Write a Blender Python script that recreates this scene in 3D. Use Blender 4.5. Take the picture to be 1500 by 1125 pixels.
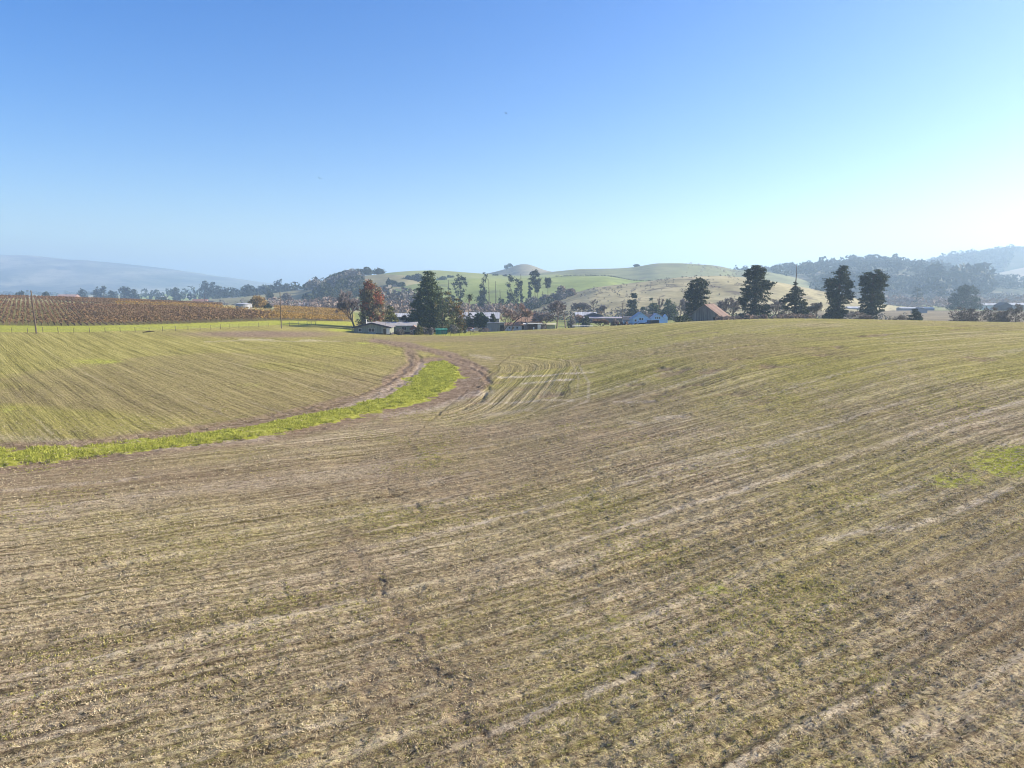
import bpy, math, random
import numpy as np
random.seed(7); rng = np.random.default_rng(7)
for o in list(bpy.data.objects): bpy.data.objects.remove(o)
S = bpy.context.scene; COL = S.collection
# ------------------------------------------------------------------ camera
H = 16.0; F = 1040.0; HOR = 425.0; PITCH = math.atan((562.5-HOR)/F)
cam = bpy.data.cameras.new('camera'); cam.lens = 36*F/1500; cam.sensor_width = 36; cam.clip_start = 0.5; cam.clip_end = 60000
co = bpy.data.objects.new('camera', cam); COL.objects.link(co); co.location = (0, 0, H)
co.rotation_euler = (math.pi/2-PITCH, 0, 0); S.camera = co
# ------------------------------------------------------------------ light
SUN_EL, SUN_AZ = math.radians(27), math.radians(79)      # azimuth clockwise from +Y
w = bpy.data.worlds.new("World"); S.world = w; w.use_nodes = True
nt = w.node_tree; nt.nodes.clear()
sky = nt.nodes.new('ShaderNodeTexSky'); sky.sky_type = 'NISHITA'; sky.sun_disc = False
sky.sun_elevation = SUN_EL; sky.sun_rotation = SUN_AZ; sky.altitude = 0; sky.air_density = 1.0; sky.dust_density = 1.15; sky.ozone_density = 2.6
bg = nt.nodes.new('ShaderNodeBackground'); bg.inputs['Strength'].default_value = 0.078
wo = nt.nodes.new('ShaderNodeOutputWorld'); hs = nt.nodes.new('ShaderNodeHueSaturation'); hs.inputs['Saturation'].default_value = 1.50; hs.inputs['Hue'].default_value = 0.516; nt.links.new(sky.outputs[0], hs.inputs['Color']); nt.links.new(hs.outputs[0], bg.inputs['Color']); nt.links.new(bg.outputs[0], wo.inputs['Surface'])
sl = bpy.data.lights.new('sun', 'SUN'); sl.energy = 5.0; sl.angle = math.radians(0.53); sl.color = (1.0, 0.86, 0.66)
so = bpy.data.objects.new('sun', sl); COL.objects.link(so); so.location = (200, 60, 200)
so.rotation_euler = (math.pi/2-SUN_EL, 0, math.pi-SUN_AZ)
S.view_settings.view_transform = 'Standard'; S.view_settings.look = 'None'; S.view_settings.gamma = 1; S.view_settings.exposure = 1.38
S.view_settings.use_curve_mapping = False
S.render.engine = 'CYCLES'; S.cycles.max_bounces = 5; S.cycles.diffuse_bounces = 2; S.cycles.volume_bounces = 1
S.cycles.transparent_max_bounces = 8; S.cycles.use_denoising = True; S.cycles.filter_width = 1.05
HAZE_DENSITY = 0.00028; HAZE_COLOR = (0.50, 0.72, 1.0)

# ------------------------------------------------------------------ helpers: view rays to world
SP, CP = math.sin(PITCH), math.cos(PITCH)
def ray(px, py, Y):
    u = (np.asarray(px, float)-750)/F; v = (562.5-np.asarray(py, float))/F
    t = Y/(CP+v*SP)
    return u*t, H+t*(-SP+v*CP)            # x, z at world y = Y
def proj(x, y, z):
    d = y*CP-(z-H)*SP; d = np.where(d < 0.5, 0.5, d)
    return 750+F*x/d, 562.5-F*((z-H)*CP+y*SP)/d
# ---- value noise
_T = np.random.default_rng(3).random((256, 256))
def vnoise(x, y):
    xi = np.floor(x).astype(np.int64); yi = np.floor(y).astype(np.int64); fx = x-xi; fy = y-yi
    fx = fx*fx*(3-2*fx); fy = fy*fy*(3-2*fy)
    a = _T[xi & 255, yi & 255]; b = _T[(xi+1) & 255, yi & 255]; c = _T[xi & 255, (yi+1) & 255]; d = _T[(xi+1) & 255, (yi+1) & 255]
    return (a*(1-fx)+b*fx)*(1-fy)+(c*(1-fx)+d*fx)*fy
def fbm(x, y, o=4):
    s = 0; a = 0.5; n = 0
    for i in range(o):
        s = s+a*vnoise(x*2**i+17.3*i, y*2**i+5.1*i); n += a; a *= 0.5
    return s/n
def sstep(a, b, x):
    t = np.clip((x-a)/(b-a), 0, 1); return t*t*(3-2*t)
# ------------------------------------------------------------------ terrain
_cp = []
for x_, y_ in [(-60,-20),(0,-20),(60,-20),(-40,22),(0,22),(40,22),(-30,50),(0,50),(-48,72),(-25,80),(0,90),(-15,120),(-30,95),(-110,60),(150,-60),(-150,-60)]:
    _cp.append((x_, y_, 0.0))
for a in [(0,570,110),(0,520,150),(0,487,190),(100,487,195),(200,486,205),(300,483,220),(400,479,240),(480,481,245),(300,540,135),(300,500,185),(450,505,180),(450,540,132),
          (0,478,235),(200,476,240),(300,473,250),(400,472,265),(510,473,290),(-150,480,230),
          (-250,436,430),(-100,435,430),(0,436,430),(100,439,430),(200,443,430),(300,448,420),(370,453,400),(440,462,350),(510,472,300),
          (0,452,320),(150,455,320),(300,459,320),
          (620,491,240),(560,490,248),(750,484,245),(700,486,285),(820,481,262),(900,478,205),(1000,472,200),(1100,466.5,190),(1200,467.5,180),(1340,471,172),(1500,474,165),(1650,476,160),
          (1000,520,105),(1200,520,98),(1400,520,95),(1250,600,72),(1450,640,58),(820,530,150),(1000,640,65),(760,600,93),
          (1020,474,230),(940,474,340),(870,478,340),(700,476,340),(600,478,340)]:
    x_, z_ = ray(*a); _cp.append((float(x_), a[2], float(z_)))
for x_, y_, z_ in [(-200,600,1),(-400,600,2),(0,420,-0.5),(0,600,-2),(150,300,2.5),(100,260,4.2),(150,260,3.8),(60,270,2.5),(200,450,1),(0,340,-0.3),(90,450,0),(300,250,5),(300,400,2),(300,100,8),(-300,300,9),(-300,150,5),(-60,600,-2),(250,650,-1),(100,650,-2),(-130,480,3.2),(-40,480,-1),(90,430,0)]:
    _cp.append((x_, y_, z_))
_C = np.array(_cp); _n = len(_C)
def _U(r2): return 0.5*r2*np.log(r2+1e-9)
_d2 = ((_C[:, None, :2]-_C[None, :, :2])**2).sum(-1)
_A = np.zeros((_n+3, _n+3)); _A[:_n, :_n] = _U(_d2)+np.eye(_n)*400.0
_A[:_n, _n] = 1; _A[:_n, _n+1:] = _C[:, :2]; _A[_n, :_n] = 1; _A[_n+1:, :_n] = _C[:, :2].T
_W = np.linalg.solve(_A, np.r_[_C[:, 2], 0, 0, 0])
def ground_z(x, y):
    x = np.asarray(x, float); y = np.asarray(y, float); sh = np.broadcast(x, y).shape
    x = np.broadcast_to(x, sh).ravel(); y = np.broadcast_to(y, sh).ravel(); out = np.empty(x.size)
    xc = np.clip(x, -420, 420); yc = np.clip(y, -80, 660)
    for i in range(0, x.size, 60000):
        a = xc[i:i+60000]; b = yc[i:i+60000]
        r2 = (a[:, None]-_C[:, 0])**2+(b[:, None]-_C[:, 1])**2
        out[i:i+60000] = _U(r2)@_W[:_n]+_W[_n]+_W[_n+1]*a+_W[_n+2]*b
    out = np.clip(out, -6, 16)
    f = np.maximum(sstep(520, 760, y), sstep(330, 600, np.abs(x)))
    f = np.maximum(f, sstep(30, 150, -y))
    far = -3.0
    return (out*(1-f)+far*f).reshape(sh)
# ---- hills: crest traced as (column, row) at distance D, foot at distance D0
HILLS = []
def hill_def(name, crest, D, D0, back, rough, base=-4.0):
    HILLS.append(dict(name=name, crest=np.array(crest, float), D=D, D0=D0, back=back, rough=rough, base=base))
hill_def('near_grass_hill', [(700,466),(745,459),(790,446),(815,438),(835,431),(870,421),(940,413),(1000,406),(1050,404),(1095,407),(1150,415),(1220,430),(1290,446),(1360,458),(1420,468)], 640, 425, 260, 1.2)
hill_def('green_hill', [(470,452),(520,440),(560,428),(600,418),(640,411),(680,408),(740,408),(800,406),(850,404),(890,404.5),(925,410),(970,412),(1010,409),(1060,408),(1120,420),(1180,440)], 900, 600, 300, 1.2)
hill_def('upper_green_hill', [(460,436),(500,420),(540,404),(570,400),(600,397.5),(640,396),(680,399),(720,402),(760,404),(820,402),(880,420),(960,440)], 1150, 820, 400, 1.2)
hill_def('main_hill', [(720,430),(770,404),(800,399),(850,394),(900,393.5),(930,391.5),(960,386),(1000,386),(1045,389),(1062,392),(1075,396),(1110,396.5),(1150,403),(1200,415),(1270,430)], 1260, 900, 500, 1.5)
hill_def('knob_hill', [(640,418),(690,404),(720,399.5),(745,393),(757,388),(768,386.5),(778,388),(795,395),(812,399),(860,398),(920,400),(980,415)], 1700, 1350, 500, 1.0)
hill_def('oak_ridge_hill', [(300,440),(350,436),(400,430),(440,425),(470,417),(500,410),(530,404),(560,402),(600,405),(660,425)], 1040, 740, 400, 2.0)
hill_def('wooded_hill', [(1000,420),(1060,402),(1100,400),(1150,397),(1200,392),(1250,389),(1300,388),(1350,393),(1400,402),(1450,410),(1500,415),(1600,420),(1800,440)], 1600, 900, 600, 3.0)
hill_def('far_wooded_hill', [(1250,410),(1330,392),(1370,382),(1400,378),(1440,374),(1470,370),(1500,366),(1600,355),(1750,350),(1900,380)], 2500, 1700, 900, 4.0)
hill_def('pale_meadow_hill', [(1360,430),(1400,416),(1440,405),(1480,396),(1520,388),(1600,380),(1750,385)], 2100, 1500, 500, 3.0)
hill_def('rolling_field_hill', [(120,441),(200,434),(260,430),(330,430),(400,431),(450,434),(520,440)], 2000, 1300, 700, 2.0)
hill_def('mountain_range', [(-700,372),(-300,366),(-100,370),(0,373.5),(40,375),(100,380.5),(160,385.5),(200,388.5),(260,396),(300,402),(350,409),(385,414),(430,421),(500,430)], 5600, 3700, 2200, 14.0)
for h in HILLS:
    c = h['crest']; us = []; zs = []
    for px, py in c:
        x_, z_ = ray(px, py, h['D']); us.append(x_/h['D']); zs.append(z_)
    h['u'] = np.array(us); h['z'] = np.array(zs)
def hill_z(h, x, y):
    yy = np.maximum(y, 50.0); u = x/yy
    un = u+0.0*y
    k = h['u']; zc = sum(np.interp(un+o_, k, h['z'], left=h['base'], right=h['base']) for o_ in (-0.006,-0.003,0,0.003,0.006))/5
    # taper beyond the traced ends
    e = sstep(k[0]-0.06, k[0], un)*sstep(k[-1]+0.06, k[-1], un)
    D = h['D']; t = np.where(y < D, (y-h['D0'])/(D-h['D0']), 1-(y-D)/h['back'])
    t = np.clip(t, 0, 1); prof = np.sin(t*math.pi/2)**1.35
    s_ = h['D']*0.13
    n = (fbm(x/s_+9, y/s_+3, 4)-0.5)*2*h['rough']*np.clip(4*t*(1-t)+0.04, 0, 1)*2.2*np.where(t > 0.8, 0.5, 1)
    fold = (fbm(x/(s_*0.35)+19, y/(s_*0.8)+31, 3)-0.5)*h['rough']*4*np.clip(3*t*(1-t), 0, 1)
    return h['base']+(zc-h['base'])*prof*e+(n+fold)*e*np.where(t > 0, 1, 0)-(1-e)*3-np.where(t <= 0, 2, 0)
def top_z(x, y):
    z = ground_z(x, y)
    for h in HILLS: z = np.maximum(z, hill_z(h, np.asarray(x, float), np.asarray(y, float)))
    return z
def hit(px, py, ymax=520, ymin=14):
    Y = np.exp(np.linspace(math.log(ymin), math.log(ymax), 1400)); x, z = ray(px, py, Y); g = ground_z(x, Y)
    k = np.argmax(z <= g)
    if z[k] > g[k]: k = len(Y)-1
    return float(x[k]), float(Y[k])

# ------------------------------------------------------------------ materials
def mat(name):
    m = bpy.data.materials.new(name); m.use_nodes = True; n = m.node_tree; n.nodes.clear()
    out = n.nodes.new('ShaderNodeOutputMaterial'); b = n.nodes.new('ShaderNodeBsdfPrincipled')
    b.inputs['Roughness'].default_value = 0.9; b.inputs['Specular IOR Level'].default_value = 0.15
    n.links.new(b.outputs[0], out.inputs['Surface']); return m, n, b, out
class NB:
    def __init__(s, n): s.n = n
    def new(s, t, **k):
        x = s.n.nodes.new(t)
        for a, v in k.items(): setattr(x, a, v)
        return x
    def link(s, a, b): s.n.links.new(a, b)
    def noise(s, vec, scale, detail=4, rough=0.6, sc=None, dist=0.0):
        if sc is not None:
            mp = s.new('ShaderNodeVectorMath', operation='MULTIPLY'); mp.inputs[1].default_value = sc; s.link(vec, mp.inputs[0]); vec = mp.outputs[0]
        t = s.new('ShaderNodeTexNoise'); t.inputs['Scale'].default_value = scale; t.inputs['Detail'].default_value = detail
        t.inputs['Roughness'].default_value = rough; t.inputs['Distortion'].default_value = dist
        s.link(vec, t.inputs['Vector']); return t.outputs['Fac']
    def ramp(s, fac, stops, interp='LINEAR'):
        r = s.new('ShaderNodeValToRGB'); e = r.color_ramp.elements; r.color_ramp.interpolation = interp
        while len(e) < len(stops): e.new(0.5)
        for i, (p, c) in enumerate(stops):
            e[i].position = p; e[i].color = (*c, 1) if not isinstance(c, (int, float)) else (c, c, c, 1)
        s.link(fac, r.inputs[0]); return r.outputs[0]
    def mix(s, f, a, b, mode='MIX'):
        m = s.new('ShaderNodeMix', data_type='RGBA', blend_type=mode)
        for i, v in ((0, f), (6, a), (7, b)):
            if hasattr(v, 'is_linked') or hasattr(v, 'links'): s.link(v, m.inputs[i])
            elif i == 0: m.inputs[0].default_value = v
            else: m.inputs[i].default_value = (*v, 1)
        return m.outputs[2]
    def math(s, op, a, b=None, c=None, clamp=False):
        m = s.new('ShaderNodeMath', operation=op); m.use_clamp = clamp
        for i, v in enumerate((a, b, c)):
            if v is None: continue
            if isinstance(v, (int, float)): m.inputs[i].default_value = v
            else: s.link(v, m.inputs[i])
        return m.outputs[0]
    def attr(s, name, comp='Vector'):
        a = s.new('ShaderNodeAttribute', attribute_type='GEOMETRY', attribute_name=name); return a.outputs[comp]
    def sep(s, v):
        x = s.new('ShaderNodeSeparateXYZ'); s.link(v, x.inputs[0]); return x.outputs
    def bump(s, h, strength, dist, bsdf, prev=None):
        b = s.new('ShaderNodeBump'); b.inputs['Strength'].default_value = strength; b.inputs['Distance'].default_value = dist
        s.link(h, b.inputs['Height']); 
        if prev is not None: s.link(prev, b.inputs['Normal'])
        if bsdf is not None: s.link(b.outputs[0], bsdf.inputs['Normal'])
        return b.outputs[0]
_mats = {}
def simple(name, c, c2=None, scale=3.0, rough=0.85, metal=0.0, stretch=None, spec=0.2, bump=0.0):
    """paint, wood, metal: two close colours broken by noise"""
    if name in _mats: return _mats[name]
    m, n, b, out = mat(name); k = NB(n); tc = k.new('ShaderNodeTexCoord').outputs['Object']
    c2 = c2 or tuple(v*0.72 for v in c)
    f = k.noise(tc, scale, 5, 0.65, stretch)
    k.link(k.ramp(f, [(0.32, c2), (0.66, c)]), b.inputs['Base Color'])
    b.inputs['Roughness'].default_value = rough; b.inputs['Metallic'].default_value = metal; b.inputs['Specular IOR Level'].default_value = spec
    if bump: k.bump(f, 0.6, bump, b)
    _mats[name] = m; return m
def striped(name, c, c2, period, axis=0, depth=0.02, rough=0.8, metal=0.0, grime=0.35):
    """boards or corrugated sheet: narrow joints along one axis, plus weathering"""
    if name in _mats: return _mats[name]
    m, n, b, out = mat(name); k = NB(n); tc = k.new('ShaderNodeTexCoord').outputs['Object']; xyz = k.sep(tc)
    p = k.math('FRACT', k.math('DIVIDE', k.math('ADD', xyz[axis], 100.0), period))
    j = k.math('SUBTRACT', 1.0, k.math('LESS_THAN', p, 0.14))
    sc = [3, 3, 3]; sc[2] = 0.35
    wn = k.new('ShaderNodeTexWhiteNoise', noise_dimensions='1D'); k.link(k.math('FLOOR', k.math('DIVIDE', k.math('ADD', xyz[axis], 100.0), period)), wn.inputs['W'])
    f = k.noise(tc, 1.6, 5, 0.7, sc); f2 = k.math('ADD', k.math('MULTIPLY', f, 0.75), k.math('MULTIPLY', wn.outputs['Value'], 0.3))
    col = k.ramp(f2, [(0.3, c2), (0.7, c)])
    col = k.mix(k.math('MULTIPLY', k.math('SUBTRACT', 1.0, j), 0.6), col, tuple(v*0.3 for v in c2))
    k.link(col, b.inputs['Base Color']); k.bump(j, 0.7, depth, b)
    b.inputs['Roughness'].default_value = rough; b.inputs['Metallic'].default_value = metal
    _mats[name] = m; return m
def leafmat(name, dark, light, trans=0.25, accent=None, acc_scale=0.25, acc_lo=0.5):
    if name in _mats: return _mats[name]
    m, n, b, out = mat(name); k = NB(n); g = k.new('ShaderNodeNewGeometry'); tc = k.new('ShaderNodeTexCoord').outputs['Object']
    oi = k.new('ShaderNodeObjectInfo')
    f = k.noise(tc, 0.7, 3, 0.6); v = k.math('ADD', k.math('MULTIPLY', g.outputs['Random Per Island'], 0.45), k.math('MULTIPLY', f, 0.75))
    col = k.ramp(v, [(0.28, dark), (0.85, light)])
    if accent:
        fa = k.noise(tc, acc_scale, 3, 0.55); fa = k.math('ADD', fa, k.math('MULTIPLY', k.math('SUBTRACT', g.outputs['Random Per Island'], 0.5), 0.12))
        col = k.mix(k.ramp(fa, [(acc_lo, 0.0), (acc_lo+0.07, 1.0)]), col, accent)
    k.link(col, b.inputs['Base Color']); b.inputs['Roughness'].default_value = 0.75
    tr = k.new('ShaderNodeBsdfTranslucent'); k.link(col, tr.inputs['Color']); ms = k.new('ShaderNodeMixShader'); ms.inputs[0].default_value = trans
    k.link(b.outputs[0], ms.inputs[1]); k.link(tr.outputs[0], ms.inputs[2]); k.link(ms.outputs[0], out.inputs['Surface'])
    _mats[name] = m; return m
BARK = simple('bark', (0.13, 0.10, 0.08), (0.06, 0.045, 0.035), 4, stretch=(1, 1, 0.2))
BARK_PALE = simple('bark_pale', (0.30, 0.25, 0.21), (0.14, 0.11, 0.09), 4, stretch=(1, 1, 0.2))
TWIG = simple('twigs', (0.21, 0.165, 0.14), (0.12, 0.09, 0.08), 2)
TWIG_GREY = simple('twigs_grey', (0.24, 0.215, 0.21), (0.14, 0.12, 0.12), 2)
TWIG_ROSE = simple('twigs_rose', (0.33, 0.24, 0.20), (0.19, 0.125, 0.10), 2)
LEAF_CYP = leafmat('leaf_cypress', (0.010, 0.018, 0.014), (0.068, 0.086, 0.048), 0.18)
LEAF_CON = leafmat('leaf_conifer', (0.008, 0.024, 0.014), (0.125, 0.165, 0.075), 0.22)
LEAF_OLV = leafmat('leaf_olive', (0.045, 0.06, 0.02), (0.15, 0.15, 0.05), 0.25)
LEAF_RED = leafmat('leaf_copper', (0.05, 0.05, 0.03), (0.34, 0.30, 0.18), 0.3, accent=(0.34, 0.13, 0.07), acc_scale=0.22, acc_lo=0.50)
LEAF_MIX = leafmat('leaf_mixed', (0.035, 0.045, 0.020), (0.11, 0.10, 0.035), 0.25, accent=(0.24, 0.13, 0.035), acc_scale=0.35, acc_lo=0.52)
LEAF_EUC = leafmat('leaf_eucalyptus', (0.016, 0.028, 0.027), (0.050, 0.068, 0.052), 0.12)
LEAF_OAK = leafmat('leaf_oak', (0.022, 0.034, 0.018), (0.065, 0.080, 0.038), 0.12)
LEAF_YEL = leafmat('leaf_yellow', (0.18, 0.115, 0.03), (0.36, 0.25, 0.07), 0.3)
LEAF_TWIG = leafmat('twig_haze_brown', (0.055, 0.042, 0.035), (0.16, 0.125, 0.10), 0.1)
LEAF_BRN = leafmat('leaf_brown_brush', (0.17, 0.135, 0.12), (0.26, 0.21, 0.18), 0.15)
LEAF_GRY = leafmat('leaf_grey_brush', (0.12, 0.118, 0.113), (0.195, 0.188, 0.175), 0.15)
LEAF_VINE = leafmat('vine_foliage', (0.09, 0.056, 0.032), (0.215, 0.14, 0.07), 0.2, accent=(0.18, 0.08, 0.045), acc_scale=0.05, acc_lo=0.57)
LEAF_VINEY = leafmat('vine_foliage_yellow', (0.19, 0.11, 0.03), (0.38, 0.25, 0.06), 0.25)

# ------------------------------------------------------------------ mesh helpers
def mk(name, V, Fc, m, parent=None, smooth=False, loc=None):
    """V (n,3), Fc list or int array (n,k)"""
    me = bpy.data.meshes.new(name); V = np.asarray(V, np.float32)
    if isinstance(Fc, np.ndarray):
        me.vertices.add(len(V)); me.vertices.foreach_set('co', V.ravel())
        k = Fc.shape[1]; me.loops.add(Fc.size); me.loops.foreach_set('vertex_index', Fc.ravel().astype(np.int32))
        me.polygons.add(len(Fc)); me.polygons.foreach_set('loop_start', np.arange(0, Fc.size, k, dtype=np.int32))
        try: me.polygons.foreach_set('loop_total', np.full(len(Fc), k, np.int32))
        except Exception: pass
        me.update(calc_edges=True); me.validate()
    else:
        me.from_pydata([tuple(map(float, v)) for v in V], [], Fc)
    if smooth: me.shade_smooth()
    for q in (m if isinstance(m, (list, tuple)) else [m]):
        if q: me.materials.append(q)
    o = bpy.data.objects.new(name, me); COL.objects.link(o)
    if parent: o.parent = parent
    if loc is not None: o.location = loc
    return o
def tag(o, label=None, cat=None, group=None, kind=None):
    if label: o['label'] = label
    if cat: o['category'] = cat
    if group: o['group'] = group
    if kind: o['kind'] = kind
    return o
def empty(name, loc, rz=0.0, **k):
    o = bpy.data.objects.new(name, None); COL.objects.link(o); o.location = loc; o.rotation_euler = (0, 0, rz); o.empty_display_size = 0.5
    return tag(o, **k)
class MB:
    def __init__(s): s.V = []; s.F = []
    def add(s, V, Fc):
        n = len(s.V); s.V += [tuple(v) for v in V]; s.F += [tuple(i+n for i in f) for f in Fc]; return s
    def box(s, x0, x1, y0, y1, z0, z1):
        V = [(x0,y0,z0),(x1,y0,z0),(x1,y1,z0),(x0,y1,z0),(x0,y0,z1),(x1,y0,z1),(x1,y1,z1),(x0,y1,z1)]
        return s.add(V, [(0,3,2,1),(4,5,6,7),(0,1,5,4),(1,2,6,5),(2,3,7,6),(3,0,4,7)])
    def tube(s, pts, rad, n=5):
        P = [np.array(p, float) for p in pts]; V = []; Fc = []
        for i, p in enumerate(P):
            d = P[min(i+1, len(P)-1)]-P[max(i-1, 0)]; d /= np.linalg.norm(d)+1e-9
            a = np.cross(d, (0, 0, 1) if abs(d[2]) < 0.9 else (1, 0, 0)); a /= np.linalg.norm(a); b = np.cross(d, a)
            r = rad[i] if hasattr(rad, '__len__') else rad
            for j in range(n):
                t = 2*math.pi*j/n; V.append(p+r*(math.cos(t)*a+math.sin(t)*b))
        for i in range(len(P)-1):
            for j in range(n): Fc.append((i*n+j, i*n+(j+1) % n, (i+1)*n+(j+1) % n, (i+1)*n+j))
        Fc.append(tuple(range(n-1, -1, -1))); Fc.append(tuple((len(P)-1)*n+j for j in range(n)))
        return s.add(V, Fc)
    def build(s, name, m, parent=None, **k): return mk(name, s.V, s.F, m, parent, **k)

# ------------------------------------------------------------------ ground sheet
def ground_material():
    m, n, b, out = mat('field_soil'); k = NB(n)
    rows = k.attr('rows'); ms = k.attr('masks'); m2 = k.attr('masks_more'); tc = k.new('ShaderNodeTexCoord').outputs['Object']
    green, soil, pale = k.sep(ms)[0:3]; olive, vine, far = k.sep(m2)[0:3]
    base_n = k.noise(tc, 0.055, 5, 0.6)
    f1 = k.noise(rows, 1.0, 4, 0.6, (0.05, 2.2, 0))       # drill rows
    f2 = k.noise(rows, 1.0, 3, 0.6, (0.02, 0.55, 0))      # wheel-width bands
    f3 = k.noise(rows, 1.0, 3, 0.7, (0.6, 3.4, 0))
    fine = k.noise(tc, 4.6, 4, 0.8, (1, 1.25, 1), 0.3)
    med = k.noise(tc, 1.3, 5, 0.7)
    v = k.math('ADD', k.math('MULTIPLY', f1, 0.20), k.math('ADD', k.math('MULTIPLY', f2, 0.16), k.math('ADD', k.math('MULTIPLY', f3, 0.14), k.math('MULTIPLY', fine, 0.50))))
    col = k.ramp(v, [(0.395, (0.055, 0.040, 0.026)), (0.45, (0.185, 0.142, 0.090)), (0.50, (0.350, 0.280, 0.185)), (0.57, (0.60, 0.51, 0.36))])
    ld = k.noise(rows, 1.0, 2, 0.5, (0.045, 1.15, 0)); ll = k.noise(rows, 1.0, 2, 0.5, (0.06, 1.7, 3.0))
    brk = k.ramp(k.math('ADD', k.math('MULTIPLY', med, 0.5), k.math('MULTIPLY', fine, 0.5)), [(0.38, 0.15), (0.56, 1.0)])
    col = k.mix(k.math('MULTIPLY', k.ramp(ld, [(0.57, 0.0), (0.66, 0.75)]), brk), col, (0.085, 0.062, 0.036))
    col = k.mix(k.math('MULTIPLY', k.ramp(ll, [(0.59, 0.0), (0.68, 0.70)]), brk), col, (0.62, 0.53, 0.39))
    vv = k.sep(rows)[1]; jit = k.math('MULTIPLY', k.noise(rows, 1.0, 2, 0.5, (0.06, 0.25, 0)), 0.5)
    def per(p, off=0.0): return k.math('MULTIPLY', k.math('ABSOLUTE', k.math('SUBTRACT', k.math('FRACT', k.math('ADD', k.math('ADD', k.math('DIVIDE', vv, p), jit if p < 3 else 0.0), off)), 0.5)), 2.0)
    p1 = per(0.72); p2 = per(2.3, 0.31); p3 = per(6.9)
    br2 = k.ramp(k.noise(rows, 1.0, 3, 0.65, (0.35, 0.9, 5.0)), [(0.40, 0.0), (0.56, 1.0)]); br3 = k.ramp(k.noise(rows, 1.0, 3, 0.65, (0.22, 0.7, 9.0)), [(0.42, 0.0), (0.56, 1.0)])
    col = k.mix(k.math('MULTIPLY', k.ramp(p1, [(0.06, 0.62), (0.36, 0.0)]), br2), col, (0.10, 0.075, 0.043))
    col = k.mix(k.math('MULTIPLY', k.ramp(p1, [(0.60, 0.0), (0.90, 0.60)]), br3), col, (0.62, 0.53, 0.39))
    col = k.mix(k.math('MULTIPLY', k.ramp(p2, [(0.78, 0.0), (0.92, 0.90)]), br2), col, (0.62, 0.53, 0.39))
    col = k.mix(k.math('MULTIPLY', k.ramp(p2, [(0.07, 0.68), (0.20, 0.0)]), br3), col, (0.085, 0.065, 0.035))
    col = k.mix(k.math('MULTIPLY', k.ramp(p3, [(0.03, 0.85), (0.09, 0.0)]), k.math('ADD', 0.35, k.math('MULTIPLY', br2, 0.65))), col, (0.075, 0.055, 0.032))
    shade_spk = k.noise(tc, 5.2, 3, 0.6, (0.8, 1.15, 1), 0.5); col = k.mix(k.ramp(shade_spk, [(0.555, 0.0), (0.61, 0.80)]), col, (0.050, 0.042, 0.024))  # dark specks put small cast shadows and crevice shade into the soil colour
    # thin sown grass between the straw
    gsel = k.math('ADD', k.math('ADD', k.math('MULTIPLY', base_n, 0.85), k.math('MULTIPLY', med, 0.35)), k.math('MULTIPLY', olive, 0.42))
    gsel = k.math('ADD', gsel, k.math('MULTIPLY', k.math('SUBTRACT', fine, 0.5), 0.9))
    gcol = k.ramp(v, [(0.395, (0.050, 0.045, 0.012)), (0.45, (0.145, 0.134, 0.034)), (0.51, (0.275, 0.262, 0.062)), (0.59, (0.46, 0.42, 0.135))])
    col = k.mix(k.ramp(gsel, [(0.56, 0.0), (0.95, 0.86)]), col, gcol)
    # bare brown soil
    scol = k.ramp(k.math('ADD', k.math('MULTIPLY', v, 0.5), k.math('MULTIPLY', med, 0.5)), [(0.37, (0.060, 0.042, 0.028)), (0.48, (0.20, 0.145, 0.10)), (0.62, (0.40, 0.31, 0.225))])
    sm = k.math('MULTIPLY', soil, k.math('ADD', 0.55, k.math('MULTIPLY', med, 0.9)), clamp=True)
    col = k.mix(sm, col, scol)
    # pale dried silt
    pm = k.math('MULTIPLY', pale, k.ramp(k.math('ADD', k.math('MULTIPLY', f3, 0.35), k.math('ADD', k.math('MULTIPLY', med, 0.35), k.math('MULTIPLY', fine, 0.3))), [(0.44, 0.0), (0.56, 1.0)]), clamp=True)
    col = k.mix(pm, col, (0.60, 0.53, 0.45))
    # lush grass
    gr = k.ramp(k.math('ADD', k.math('MULTIPLY', med, 0.55), k.math('MULTIPLY', fine, 0.45)), [(0.36, (0.14, 0.14, 0.030)), (0.50, (0.30, 0.325, 0.045)), (0.64, (0.50, 0.50, 0.16))])
    ge = k.math('ADD', green, k.math('MULTIPLY', k.math('SUBTRACT', med, 0.5), 0.9)); gm = k.ramp(ge, [(0.38, 0.0), (0.56, 1.0)])
    gm = k.math('MULTIPLY', gm, k.ramp(green, [(0.02, 0.0), (0.12, 1.0)]))
    col = k.mix(gm, col, gr)
    col = k.mix(k.math('MULTIPLY', vine, 0.8), col, k.ramp(fine, [(0.35, (0.10, 0.085, 0.035)), (0.65, (0.24, 0.22, 0.085))]))
    # valley floor beyond: patchwork of paddocks
    vo = k.new('ShaderNodeTexVoronoi', feature='F1'); vo.inputs['Scale'].default_value = 0.0045; sc = k.new('ShaderNodeVectorMath', operation='MULTIPLY'); sc.inputs[1].default_value = (1.4, 0.7, 0); k.link(tc, sc.inputs[0]); k.link(sc.outputs[0], vo.inputs['Vector'])
    pv = k.math('ADD', k.math('MULTIPLY', k.sep(vo.outputs['Color'])[0], 0.8), k.math('MULTIPLY', k.noise(tc, 0.03, 4, 0.65), 0.4))
    fcol = k.ramp(pv, [(0.25, (0.13, 0.15, 0.055)), (0.45, (0.20, 0.235, 0.075)), (0.62, (0.30, 0.30, 0.14)), (0.80, (0.36, 0.32, 0.20)), (0.95, (0.19, 0.16, 0.11))])
    col = k.mix(far, col, fcol)
    k.link(col, b.inputs['Base Color']); b.inputs['Roughness'].default_value = 1.0; b.inputs['Specular IOR Level'].default_value = 0.05
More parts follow.
